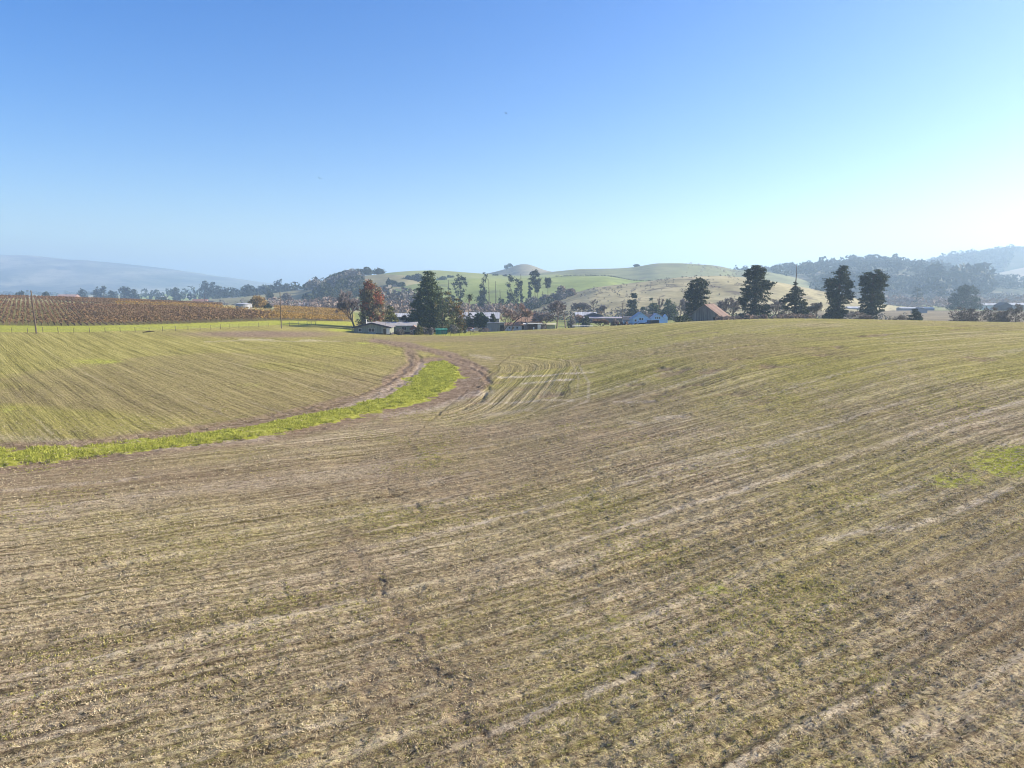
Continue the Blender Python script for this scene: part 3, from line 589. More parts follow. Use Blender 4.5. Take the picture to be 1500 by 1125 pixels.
make_bare('rosy brown leafless tree with twin stems beside the corrugated wall', 737, 268, 450, 40, TWIG_ROSE, levels=7, stems=2, seed=21)
make_bare('broad rosy brown leafless tree on the yard edge near the wire fence', 750, 258, 444, 54, TWIG_ROSE, levels=8, seed=23, spread=0.75, trunk_frac=0.16)
make_bare('thin leafless sapling leaning over the small sheds', 775, 272, 452, 26, TWIG_ROSE, levels=6, seed=25, spread=0.7)
make_bare('large spreading leafless oak standing east of the open shed', 816, 285, 441, 62, TWIG_GREY, levels=8, seed=31, spread=0.75, trunk_frac=0.17)
make_bare('greenish leafless tree right beside the spreading bare oak', 829, 292, 440, 36, TWIG, levels=7, seed=33, spread=0.6)
make_bare('grey thicket tree with dense twigs below the spreading bare oak', 801, 292, 458, 40, TWIG_GREY, levels=7, stems=3, seed=35, spread=0.8, trunk_frac=0.14)
make_bare('dense leafless shrub with tawny crown at the field edge', 880, 258, 467, 22, leafmat('twig_tawny', (0.20, 0.13, 0.085), (0.36, 0.24, 0.16), 0.2), name='bare_shrub', cat='shrub', levels=6, stems=9, seed=37, spread=0.45, trunk_frac=0.26, r0=0.06)
make_bare('small reddish leafless shrub near the far white roofed shed', 848, 330, 460, 16, TWIG_ROSE, name='bare_shrub', cat='shrub', levels=6, stems=2, seed=39)
make_tree('small green bush among the reddish shrubs before the long shed', 858, 325, 463, [(0.0,5,5),(0.5,6,6),(0.85,3,4),(1.0,1,1)], LEAF_OAK, name='bush', cat='bush', ncl=36, nleaf=24, cs=1.5, gap=0.0, seed=12)
make_tree('grey rounded shrub on the yard grass below the orange brown evergreen', 664, 247, 474.5, [(0.0,4,4),(0.4,6,6),(0.8,4,4),(1.0,1,1)], LEAF_GRY, name='shrub', cat='shrub', ncl=40, nleaf=22, cs=1.2, gap=0.0, leafsize=0.9, seed=13)
make_tree('twiggy grey shrub in shade in front of the tall conifer', 632, 238, 479, [(0.0,3,3),(0.5,5,5),(0.85,3,3),(1.0,1,1)], LEAF_GRY, name='shrub', cat='shrub', ncl=30, nleaf=20, cs=1.1, gap=0.1, leafsize=0.9, seed=14)
make_tree('pale grey bush half hidden under the tall conifer', 624, 246, 477, [(0.0,5,5),(0.5,6,6),(0.85,3,3),(1.0,1,1)], LEAF_GRY, name='shrub', cat='shrub', ncl=30, nleaf=20, cs=1.2, gap=0.1, leafsize=0.9, seed=15)
make_tree('dark small shrub at the foot of the palm tree pole', 681, 250, 476, [(0.0,2,2),(0.5,2.5,2.5),(1.0,1,1)], LEAF_OAK, name='shrub', cat='shrub', ncl=16, nleaf=18, cs=0.8, gap=0, leafsize=0.8, seed=16)
for i, (px, Y, top, wp, lf, lab) in enumerate([(585,240,482,12,LEAF_GRY,'low grey green shrub against the foot of the farmhouse wing'),(614,244,478,11,LEAF_OLV,'olive shrub between the brown hut and the teal shed'),
  (672,252,477,9,LEAF_OLV,'small yellowish shrub below the orange brown evergreen'),(733,272,475,9,LEAF_OAK,'dark bush at the corner of the flat grey shed'),(793,278,474,12,LEAF_GRY,'grey bush beside the open fronted shed'),
  (712,262,481,8,LEAF_BRN,'dry brown shrub in front of the dark pickup'),(838,300,468,13,LEAF_GRY,'grey round bush at the foot of the greenish leafless tree'),(900,300,468,9,LEAF_BRN,'dry shrub between the tawny shrub and small white cottage')]):
    make_tree(lab, px, Y, top, rp(wp, [(0.0,.8,.8),(0.3,1.0,1.0),(0.6,.95,.9),(0.85,.6,.6),(1.0,.25,.25)]), lf, name='shrub', cat='shrub', ncl=40, nleaf=22, cs=1.3, flat=0.8, leafsize=0.9, gap=0.0, limbs=6, seed=400+i)
# ---- the cypress and conifers along the crest
make_tree('dark multi topped cypress rising behind the old barn', 1022, 262, 407.5, [(0.0,24,18),(0.08,22,20),(0.25,17,20),(0.4,15,17),(0.55,17,18),(0.62,18,20),(0.72,14,16),(0.85,11,16),(0.93,10,13),(1.0,5,6)], LEAF_CYP, name='cypress_tree', ncl=460, nleaf=28, cs=2.1, flat=0.36, leafsize=1.3, gap=0.14, seed=41, trunk_r=0.7)
make_tree('largest dark cypress with ragged open top between barn and spiky fir', 1108, 250, 389, [(0.0,25,18),(0.1,22,19),(0.25,18,20),(0.42,25,19),(0.5,19,20),(0.62,19,22),(0.7,15,27),(0.76,13,14),(0.85,17,12),(0.93,13,14),(1.0,5,7)], LEAF_CYP, name='cypress_tree', ncl=760, nleaf=26, cs=2.0, flat=0.34, leafsize=1.25, gap=0.20, seed=42, trunk_r=0.9)
make_tree('dark fir with a bare spire top standing on the crest', 1167, 252, 387, [(0.0,24,26),(0.08,24,26),(0.2,20,23),(0.32,17,19),(0.4,21,16),(0.5,12,12),(0.58,7,7),(0.64,2.5,3),(0.7,1.2,1.5),(0.78,0.6,0.7)], LEAF_CYP, name='fir_tree', ncl=420, nleaf=26, cs=1.7, flat=0.32, leafsize=1.2, gap=0.10, trunk_top=1.0, seed=43, trunk_r=0.5, droop=0.1)
make_tree('dark cypress with pointed tuft top and mushroom shaped crown', 1231, 245, 387, [(0.0,18,6),(0.08,20,8),(0.18,15,14),(0.3,10,16),(0.38,12,18),(0.45,18,20),(0.6,19,20),(0.74,19,16),(0.78,20,14),(0.85,11,11),(0.92,6,9),(1.0,4,6)], LEAF_CYP, name='cypress_tree', ncl=600, nleaf=28, cs=2.2, flat=0.36, leafsize=1.3, gap=0.04, seed=44, trunk_r=0.9, depth=0.8)
make_tree('dark cypress with flat rounded top at the end of the tree row', 1280, 243, 395.5, [(0.0,8,4),(0.08,12,6),(0.2,16,14),(0.35,16,18),(0.5,15,17),(0.65,15,17),(0.78,18,18),(0.86,15,20),(0.94,14,12),(1.0,8,6)], LEAF_CYP, name='cypress_tree', ncl=520, nleaf=28, cs=1.9, flat=0.36, leafsize=1.3, gap=0.12, seed=45, trunk_r=1.1)
make_tree('dark bush at the foot of the cypress behind the old barn', 1003, 238, 461, [(0.0,14,8),(0.4,6,6),(1.0,2,2)], LEAF_CYP, name='bush', cat='bush', ncl=50, nleaf=24, cs=1.5, gap=0, seed=46)
make_bare('grey leafless thicket tree between spiky fir and mushroom shaped cypress', 1197, 262, 443, 36, TWIG_GREY, levels=7, stems=3, seed=51, spread=0.7)
make_bare('grey leafless thicket tree between the largest cypress and spiky fir', 1140, 275, 438, 40, TWIG_GREY, levels=7, stems=3, seed=52, spread=0.7)
make_bare('lilac grey leafless thicket tree behind the barn roof end', 1072, 285, 436, 46, TWIG_GREY, levels=7, stems=3, seed=53, spread=0.75)
make_bare('bleached fallen looking snag between the two flat topped cypresses', 1253, 236, 455, 26, BARK_PALE, name='dead_snag', levels=5, stems=4, seed=54, spread=0.9, trunk_frac=0.3, r0=0.09)
make_bare('low tangle of dead branches on the crest under the rounded cypress', 1265, 230, 461, 24, TWIG, name='dead_branches', cat='dead branches', levels=5, stems=5, seed=55, spread=0.9, trunk_frac=0.3, r0=0.07)
make_tree('low arched bare bramble bush past the last cypress', 1318, 220, 462, [(0.0,15,13),(0.4,14,12),(0.8,7,8),(1.0,2,2)], LEAF_TWIG, name='bramble_bush', cat='bush', ncl=60, nleaf=20, cs=1.2, flat=0.6, leafsize=0.7, gap=0.35, limbs=30, seed=56)
make_tree('dark leafy shrub with stiff top beside the arched bramble', 1341, 225, 452, [(0.0,9,12),(0.4,7,9),(0.75,4,4),(1.0,2,2)], LEAF_CYP, name='shrub', cat='shrub', ncl=70, nleaf=24, cs=1.5, gap=0.3, seed=57)
for i, (px, tr_, wp, lab) in enumerate([(1407,450,30,'brown leafless bush, first of the clump past the pale field'),(1424,453,24,'low brown leafless bush, second of the clump past the pale field'),(1452,449,30,'tall brown leafless bush in the middle of the clump past the pale field'),(1471,455,26,'low brown leafless bush, fourth of the clump past the pale field'),(1490,446,34,'highest brown leafless bush closing the clump past the pale field')]):
    make_tree(lab, px, 225+4*(i % 2), tr_, [(0.0,wp*.42,wp*.42),(0.3,wp*.55,wp*.52),(0.6,wp*.48,wp*.5),(0.85,wp*.28,wp*.3),(1.0,3,3)], LEAF_TWIG, name='bare_bush', cat='bush', ncl=130, nleaf=24, cs=1.5, flat=0.8, leafsize=0.75, gap=0.30, limbs=40, seed=60+i)
make_tree('big dark dome shaped oak in the valley near the small grey shed', 1413, 560, 419, [(0.0,18,22),(0.2,22,24),(0.5,19,22),(0.75,12,18),(0.9,8,16),(1.0,3,9)], LEAF_OAK, name='oak_tree', ncl=190, nleaf=32, cs=2.0, flat=0.7, leafsize=1.1, gap=0.0, seed=66)
# ---- trees round the light blue house
make_tree('tall dark redwood behind the light blue house', 926, 372, 430, [(0.0,9,9),(0.2,8,9),(0.5,7,8),(0.75,5,6),(0.9,5,6),(1.0,2,3)], LEAF_CYP, name='redwood_tree', ncl=110, nleaf=30, cs=1.6, flat=0.6, gap=0.25, seed=70)
make_tree('pointed green conifer behind the eastern gable of the blue house', 956, 385, 436, [(0.0,11,12),(0.4,9,10),(0.75,5,6),(1.0,1,1)], LEAF_CON, name='conifer_tree', ncl=100, nleaf=28, cs=1.5, flat=0.6, gap=0.1, seed=71)
make_tree('rounded blue green tree past the eastern gable of the blue house', 980, 380, 439, [(0.0,11,13),(0.4,12,12),(0.8,6,7),(1.0,2,2)], LEAF_CON, name='round_tree', ncl=110, nleaf=28, cs=1.6, flat=0.8, gap=0.1, seed=72)
make_tree('short dark conifer between the redwood and the pointed conifer', 942, 392, 448, [(0.0,6,7),(0.5,5,6),(1.0,1,1)], LEAF_CON, name='conifer_tree', ncl=50, nleaf=26, cs=1.4, seed=73)
make_bare('pale leafless tree between the rounded tree and barn cypress', 998, 345, 438, 24, TWIG_GREY, levels=7, stems=2, seed=74)
make_bare('pale leafless tree rising between pointed conifer and rounded tree', 968, 400, 437, 18, TWIG, levels=6, seed=75)
make_bare('pale leafless tree growing behind the long low shed', 888, 400, 447, 30, TWIG_GREY, levels=7, stems=3, seed=76)
make_bare('grey leafless tree clump behind the white roofed shed', 853, 410, 443, 32, TWIG_GREY, levels=7, stems=3, seed=77)
make_bare('wispy leafless tree on the pasture behind the leafless clump', 869, 430, 438, 16, TWIG, levels=6, seed=78)
# ---- palm
def make_palm(px, Y, top, label):
    x, zt = ray(px, top, Y); zb = float(ground_z(x, Y)); t = empty('palm_tree', (float(x), Y, zb), label=label, cat='palm tree'); h = float(zt)-zb-1.2
    m = MB(); m.tube([(-1.3,0,0),(-0.9,0,h*0.3),(-0.3,0,h*0.7),(0,0,h)], [0.28,0.22,0.2,0.22], 7); m.build('trunk', BARK_PALE, t)
    for i in range(26):
        a = i*2.4; el = 1.2-1.9*(i/26); L = 2.3; V = []; Fc = []
        for k in range(5):
            f = k/4; r = L*f; z = h+math.sin(el)*r-0.9*f*f*L*0.45; wd = 0.26*math.sin(math.pi*min(1, f*0.85+0.12)); ca, sa = math.cos(a), math.sin(a); rr = r*math.cos(el*0.8)
            V += [(ca*rr-sa*wd, sa*rr+ca*wd, z-0.12), (ca*rr, sa*rr, z), (ca*rr+sa*wd, sa*rr-ca*wd, z-0.12)]
        for k in range(4):
            for q in (0, 1): Fc.append((k*3+q, k*3+q+1, k*3+q+4, k*3+q+3))
        mk('frond', V, Fc, LEAF_CYP, t)
    P = rng.normal(size=(90, 3))*np.array([0.3, 0.3, 0.7])+np.array([0, 0, h-0.9]); V, Fq = quads(P, 0.35); mk('dead_skirt', V, Fq, LEAF_TWIG, t)['kind'] = 'stuff'
make_palm(688, 315, 430, 'slender leaning palm tree above the pale barn roof')
# ---- yellow tree, valley trees (individually visible, farther out)
make_tree('round golden yellow tree beside the corrugated water tank', 376, 440, 434.5, [(0.0,12,13),(0.3,14,14),(0.6,12,13),(0.85,8,9),(1.0,3,3)], LEAF_YEL, name='autumn_tree', ncl=110, nleaf=28, cs=1.7, flat=0.8, gap=0.0, leafsize=1.0, seed=80)
make_tree('small dark bush crouching beside the golden yellow tree', 392, 436, 445, [(0.0,4,4),(0.5,4,4),(1.0,1,1)], LEAF_OAK, name='bush', cat='bush', ncl=26, nleaf=20, cs=1.2, gap=0, seed=81)
_R1 = [(0.0,.7,.7),(0.25,.95,1.0),(0.55,1.0,.95),(0.8,.7,.7),(1.0,.25,.25)]
R1 = _R1
EUC = [(0.0,.35,.3),(0.2,.3,.35),(0.35,.2,.25),(0.5,.55,.5),(0.65,.9,.8),(0.8,1.0,1.0),(0.92,.7,.75),(1.0,.3,.3)]
TALL = [(0.0,.6,.6),(0.15,.7,.8),(0.3,.45,.5),(0.5,.7,.6),(0.65,.5,.55),(0.8,.9,.8),(0.92,.8,.7),(1.0,.3,.3)]
LOL = [(0.5,.3,.3),(0.6,.7,.7),(0.75,1.0,1.0),(0.9,.8,.8),(1.0,.3,.3)]
mid = [ # px, Y, toprow, width px, profile, leaf, label
 (674,560,402,20,EUC,LEAF_EUC,'umbrella topped eucalyptus on a bare stem before the green hill'),
 (660,545,421,16,R1,LEAF_EUC,'bushy blue grey eucalyptus below the umbrella topped eucalyptus'),
 (708,570,400,14,TALL,LEAF_EUC,'tall narrow eucalyptus with tufted crown above the palm'),
 (747,560,403,12,TALL,LEAF_EUC,'slim eucalyptus, first of the tight stand before the green hill'),
 (757,566,408,12,TALL,LEAF_EUC,'dense eucalyptus in the middle of the tight stand'),
 (764,572,412,9,TALL,LEAF_EUC,'thin eucalyptus closing the tight stand beside the bare spar'),
 (784,590,396,17,LOL,LEAF_EUC,'high flat topped eucalyptus with the tallest crown of the row'),
 (776,575,413,7,TALL,LEAF_EUC,'feathery narrow eucalyptus under the high flat crown'),
 (787,570,410,10,TALL,LEAF_EUC,'bushy stemmed eucalyptus beneath the high flat crown'),
 (803,585,405,9,LOL,LEAF_EUC,'small sloping eucalyptus standing last in the row'),
 (750,560,431,22,R1,LEAF_OAK,'dark round oak at the foot of the tight eucalyptus stand'),
 (735,565,436,12,R1,LEAF_OAK,'small oak bush by the two bare spars'),
 (705,560,427,16,R1,LEAF_EUC,'leafy understorey tree at the foot of the narrow eucalyptus'),
 (823,600,419,14,R1,LEAF_BRN,'brown topped bush on the end of the creek thicket'),
 (836,600,424,14,R1,LEAF_BRN,'rusty grey bush beside the pale hill edge'),
 (820,590,429,20,R1,LEAF_GRY,'grey rounded bush in the creek thicket below the brown bushes'),
 (800,575,432,20,R1,LEAF_GRY,'grey green bush in the creek thicket below the sloping eucalyptus'),
 (780,560,435,24,R1,LEAF_GRY,'low grey bush in the middle of the creek thicket'),
 (555,1120,394,17,R1,LEAF_OAK,'dome shaped oak alone on the skyline of the ridge'),
 (575,880,412,14,R1,LEAF_OAK,'roundish oak on the green slope, middle of a group of three'),
 (570,860,408,7,R1,LEAF_OAK,'narrow oak on the green slope, first of a group of three'),
 (588,880,414,9,R1,LEAF_OAK,'small oak on the green slope, last of a group of three'),
 (563,830,419,8,R1,LEAF_OAK,'dark little oak bush below the group of three'),
 (599,930,405,11,R1,LEAF_EUC,'blue grey oak in the fold behind the tall conifer top'),
 (611,940,402,18,R1,LEAF_EUC,'wide pale oak in the fold behind the tall conifer top'),
 (648,1000,406,9,R1,LEAF_OAK,'lone oval oak high on the green pasture'),
 (660,1020,406,7,R1,LEAF_OAK,'tiny oak high on the green pasture near the lone oval oak'),
 (725,1080,404,6,R1,LEAF_OAK,'small oak on the hill saddle'),
 (740,1080,407,5,R1,LEAF_OAK,'tiny dark oak lower on the hill saddle'),
 (742,1620,389,6,LOL,LEAF_OAK,'leaning tree clinging to the side of the knob summit'),
 (747,1640,387,6,LOL,LEAF_OAK,'twin tree nearly at the knob summit'),
 (933,1240,388,6,R1,LEAF_OAK,'little tree on the skyline of the big hill'),
 (409,1350,410,16,R1,LEAF_EUC,'tall rounded eucalyptus clump tree beyond the second utility pole'),
 (419,1330,413,10,R1,LEAF_EUC,'shorter eucalyptus leaning against the rounded clump beyond the pole'),
 (362,1400,416,12,R1,LEAF_EUC,'square topped tree on the valley skyline past the tank'),
 (382,1380,419,14,R1,LEAF_EUC,'low rounded tree on the valley skyline past the yellow tree'),
 (300,1300,411,14,R1,LEAF_EUC,'highest tree of the dark valley clump above the pump sheds'),
 (312,1310,414,18,R1,LEAF_EUC,'broad tree of the dark valley clump above the pump sheds'),
 (325,1320,419,14,R1,LEAF_EUC,'last sloping tree of the dark valley clump above the pump sheds'),
 (258,1300,421,12,R1,LEAF_EUC,'rounded tree beside the pale valley field'),
 (420,760,429,16,R1,LEAF_GRY,'isolated grey oak just behind the second utility pole'),
 (395,900,426,9,R1,LEAF_OAK,'small dark tree on the far bank past the yellow tree'),
 (29,900,427.5,17,R1,LEAF_OAK,'flat dark oak peeping above the vineyard near the first pole'),
 (67,900,427.5,11,R1,LEAF_OAK,'compact dark oak peeping above the vineyard past the first pole'),
 (120,1250,423,13,R1,LEAF_EUC,'broad blue tree above the vineyard crest'),
 (141,1250,421,10,R1,LEAF_EUC,'flat topped blue tree above the vineyard crest'),
 (151,1250,420,12,R1,LEAF_EUC,'tallest blue tree above the vineyard crest'),
 (163,1200,425,7,R1,LEAF_EUC,'square blue tree above the vineyard crest'),
 (182,1220,420.5,12,EUC,LEAF_EUC,'pointed blue tree above the vineyard crest'),
 (196,1220,424,14,R1,LEAF_EUC,'low blue tree after the pointed one above the vineyard'),
 (240,1000,436,16,R1,LEAF_OAK,'dark mound of oak at the end of the vineyard crest'),
]
for i, (px, Y, top, wp, pr, lf, lab) in enumerate(mid):
    big = wp >= 14
    nm = 'eucalyptus_tree' if lf is LEAF_EUC else ('oak_tree' if lf is LEAF_OAK else 'valley_bush')
    make_tree(lab, px, Y, top, rp(wp, pr), lf, name=nm, cat='bush' if 'bush' in lab and lf is not LEAF_OAK else 'tree', ncl=70 if big else 44, nleaf=20, cs=1.5, flat=0.8, leafsize=1.15, gap=0.05 if pr is R1 else 0.12, limbs=5, seed=200+i, trunk_r=0.010*Y/F*60, trunk_top=0.9)
for px, Y, top, lab in [(716,565,409,'tall bare spar tree just past the narrow eucalyptus'),(726,570,412,'crooked bare spar tree between narrow eucalyptus and tight stand'),(732.5,568,424,'short bare spar tree between narrow eucalyptus and tight stand'),(763,580,401,'tallest bare spar tree inside the tight eucalyptus stand'),(795,580,426,'short bare spar tree before the sloping eucalyptus'),(657,560,410,'bare spar tree beside the umbrella topped eucalyptus')]:
    x, zt = ray(px, top, Y); zb = float(top_z(np.array([float(x)]), np.array([float(Y)]))[0]); t = empty('bare_spar', (float(x), Y, zb), label=lab, cat='dead tree'); h = float(zt)-zb
    m = MB(); m.tube([(0,0,0),(0.2,0,h*.5),(-0.1,0,h)], [0.42,0.32,0.12], 5); m.build('trunk', BARK, t)
    for k in range(7):
        a = k*2.1; z = h*(0.4+0.08*k); MB().tube([(0,0,z),(1.1*math.cos(a),1.1*math.sin(a),z+0.5)], [0.1,0.04], 3).build('stub_branch', BARK, t)
# ---- woods that read as one mass
def wood(name, pts, leaf, size_px, n, label_kind='stuff', ymul=1.0, seed=0, tall=0.0, leafn=22, lf=1.0, cone=False):
    """pts: list of (px, row of base, Y) regions as polylines with half-band; trees scattered along"""
    rs = np.random.default_rng(seed); PV = []; P = np.array(pts, float)
    seglen = np.hypot(np.diff(P[:, 0]), np.diff(P[:, 1])); cum = np.r_[0, np.cumsum(seglen)]
    Vs = []; Fs = []; n0 = 0
    for i in range(n):
        s = rs.random()*cum[-1]; px = np.interp(s, cum, P[:, 0]); Y = np.interp(s, cum, P[:, 2])*(1+rs.normal()*P[0, 3]); hpx = size_px*(0.55+0.75*rs.random())*(1+tall*rs.random()**3)
        x = (px-750)/F*Y; zb = float(top_z(np.array([x]), np.array([Y]))[0]); k = Y/F; h = hpx*k; wd = h*(0.55+0.3*rs.random())*(0.8 if tall == 0 else 0.5)
        q = rs.normal(size=(leafn*2, 3)); q /= np.linalg.norm(q, axis=1)[:, None]; q *= (0.78+0.22*rs.random((leafn*2, 1))); q[:, 2] = np.where(q[:, 2] < -0.75, -0.75, q[:, 2])
        c = q*np.array([wd, wd, h*0.5])+np.array([x, Y, zb+h*0.52]); 
        if cone: c[:, :2] = np.array([x, Y])+(c[:, :2]-np.array([x, Y]))*(1.25-np.clip((c[:, 2]-zb)/h, 0, 1))[:, None]
        V, Fq = quads(c, max(h*0.15*lf, 0.3), 0.8, rs=rs); Vs.append(V); Fs.append(Fq+n0); n0 += len(V)
    return tag(mk(name, np.concatenate(Vs), np.concatenate(Fs), leaf), kind='stuff')
wood('ridge_oak_wood', [(488,414,1010,.02),(505,408,1015,0),(520,404,1020,0),(548,402,1030,0)], LEAF_OAK, 10, 34, seed=1, leafn=90, lf=0.75)
wood('ridge_oak_wood', [(440,424,1040,.03),(470,417,1030,0),(492,411,1020,0)], LEAF_OAK, 7.5, 30, seed=2, leafn=60, lf=0.8)
wood('slope_oak_wood', [(452,440,820,.05),(480,436,830,0),(520,430,840,0),(545,425,850,0)], LEAF_OAK, 13, 40, seed=3, leafn=90, lf=0.75)
wood('slope_oak_wood', [(460,430,940,.03),(500,424,930,0),(530,420,920,0)], LEAF_GRY, 14, 22, seed=4, leafn=60, lf=0.8)
wood('creek_brush', [(395,462,600,.05),(440,462,600,0),(500,462,560,0),(560,462,520,0),(600,462,500,0)], LEAF_BRN, 15, 90, seed=5, leafn=26, lf=0.8)
wood('creek_brush', [(580,455,560,.05),(600,455,560,0),(650,455,540,0)], LEAF_GRY, 20, 46, seed=6, leafn=26, lf=0.8)
wood('creek_brush', [(545,455,600,.04),(600,450,600,0),(612,450,600,0)], LEAF_GRY, 30, 22, seed=61, leafn=30, lf=0.7)
wood('creek_brush', [(655,460,480,.05),(700,460,480,0),(760,460,470,0)], LEAF_BRN, 15, 60, seed=7, leafn=26, lf=0.8)
wood('creek_brush', [(690,446,590,.02),(750,445,590,0),(790,441,600,0),(840,433,610,0)], LEAF_GRY, 10, 80, seed=8)
wood('creek_brush', [(740,450,560,.02),(780,445,565,0),(810,440,575,0)], LEAF_OAK, 9, 30, seed=9)
wood('creek_brush', [(780,462,400,.04),(830,462,400,0),(900,462,400,0),(990,462,400,0)], LEAF_GRY, 14, 70, seed=10, leafn=26, lf=0.8)
wood('creek_brush', [(765,462,360,.02),(790,462,360,0)], leafmat('leaf_rust_brush', (0.12, 0.05, 0.03), (0.26, 0.12, 0.07), 0.2), 14, 14, seed=62, leafn=26, lf=0.7)
wood('crest_brush', [(1050,470,300,.04),(1120,470,290,0),(1200,470,280,0),(1330,470,280,0)], LEAF_GRY, 14, 60, seed=11, leafn=26, lf=0.7)
wood('crest_brush', [(1050,468,218,.02),(1080,468,215,0),(1110,468,212,0),(1190,469,205,0)], LEAF_BRN, 7, 60, seed=12, leafn=22, lf=0.8)
wood('crest_brush', [(990,474,222,.02),(1010,474,222,0)], LEAF_CYP, 8, 14, seed=13, leafn=22, lf=0.8)
wood('valley_treeline', [(170,434,1500,.1),(260,434,1500,0),(350,434,1500,0),(470,430,1300,0)], LEAF_EUC, 9, 130, seed=14, tall=0.5)
wood('valley_treeline', [(-20,436,2600,.1),(100,436,2600,0),(200,435,2400,0)], LEAF_EUC, 5, 90, seed=15)
wood('valley_treeline', [(330,436,1250,.08),(400,436,1250,0),(440,434,1250,0)], LEAF_EUC, 12, 60, seed=16)
wood('valley_brush', [(300,448,700,.1),(340,450,700,0),(400,450,700,0)], LEAF_GRY, 6, 50, seed=17)
wood('skyline_forest', [(1060,402,1560,.01),(1100,400,1560,0),(1150,397,1570,0),(1200,391,1570,0)], LEAF_EUC, 6, 130, seed=18, tall=0.8)
wood('skyline_forest', [(1195,391,1570,.01),(1250,389,1580,0),(1300,388,1580,0),(1340,391,1580,0),(1400,400,1560,0)], LEAF_EUC, 7.5, 190, seed=19, tall=1.0)
wood('slope_forest', [(1130,410,1400,.05),(1200,405,1400,0),(1300,400,1400,0),(1400,410,1400,0),(1480,420,1350,0)], LEAF_EUC, 9.5, 260, seed=20, leafn=30)
wood('slope_forest', [(1190,430,1150,.05),(1260,425,1150,0),(1330,425,1150,0),(1400,430,1150,0)], LEAF_EUC, 14, 120, seed=21, leafn=44, lf=0.85)
wood('slope_forest', [(1150,440,950,.05),(1220,438,950,0),(1330,440,950,0),(1500,440,950,0)], LEAF_GRY, 13, 90, seed=22, leafn=44, lf=0.85)
wood('far_forest', [(1350,395,2350,.03),(1400,380,2400,0),(1440,376,2450,0),(1500,368,2450,0),(1560,362,2450,0)], LEAF_EUC, 5, 320, seed=23)
wood('far_forest', [(1370,400,2150,.05),(1400,395,2200,0),(1470,388,2200,0)], LEAF_EUC, 9, 240, seed=24)
wood('valley_treeline', [(1350,432,1100,.05),(1390,428,1100,0),(1440,424,1150,0)], LEAF_EUC, 24, 46, seed=25, tall=0.2)
wood('valley_treeline', [(1300,445,800,.06),(1400,445,780,0),(1500,442,760,0),(1600,442,760,0)], LEAF_BRN, 13, 110, seed=26)
wood('valley_treeline', [(1440,415,1300,.05),(1500,418,1300,0),(1560,420,1300,0)], LEAF_EUC, 12, 60, seed=27)
wood('hill_scrub', [(850,440,560,.08),(900,430,560,0),(960,425,570,0),(1030,425,570,0),(1080,425,560,0)], LEAF_GRY, 2.6, 170, seed=40, leafn=8, lf=1.4)
wood('hedge_line', [(812,405,888,.001),(850,404,893,0),(888,404.5,893,0),(905,407,880,0),(925,410.5,860,0),(960,412,850,0),(1000,411,850,0)], LEAF_OAK, 1.6, 240, seed=41, leafn=6, lf=1.6)
wood('hill_scrub', [(1000,395,1150,.03),(1040,397,1150,0),(1090,402,1150,0)], LEAF_BRN, 2.2, 60, seed=42, leafn=8, lf=1.4)
for px, Y, top, wp, lab in [(1380,900,417,10,'narrow blue tree left standing among the hazy slope woods'),(1345,780,416,15,'pointed blue conifer beyond the pale meadow'),(1196,760,421,11,'blue conifer in the haze between fir and mushroom cypress'),(1205,770,420,7,'slim blue tree beside the hazy conifer behind the cypress')]:
    make_tree(lab.replace('left standing','standing'), px, Y, top, rp(wp), LEAF_EUC, name='valley_tree', ncl=40, nleaf=20, cs=1.4, leafsize=1.0, gap=0.1, limbs=4, seed=px)

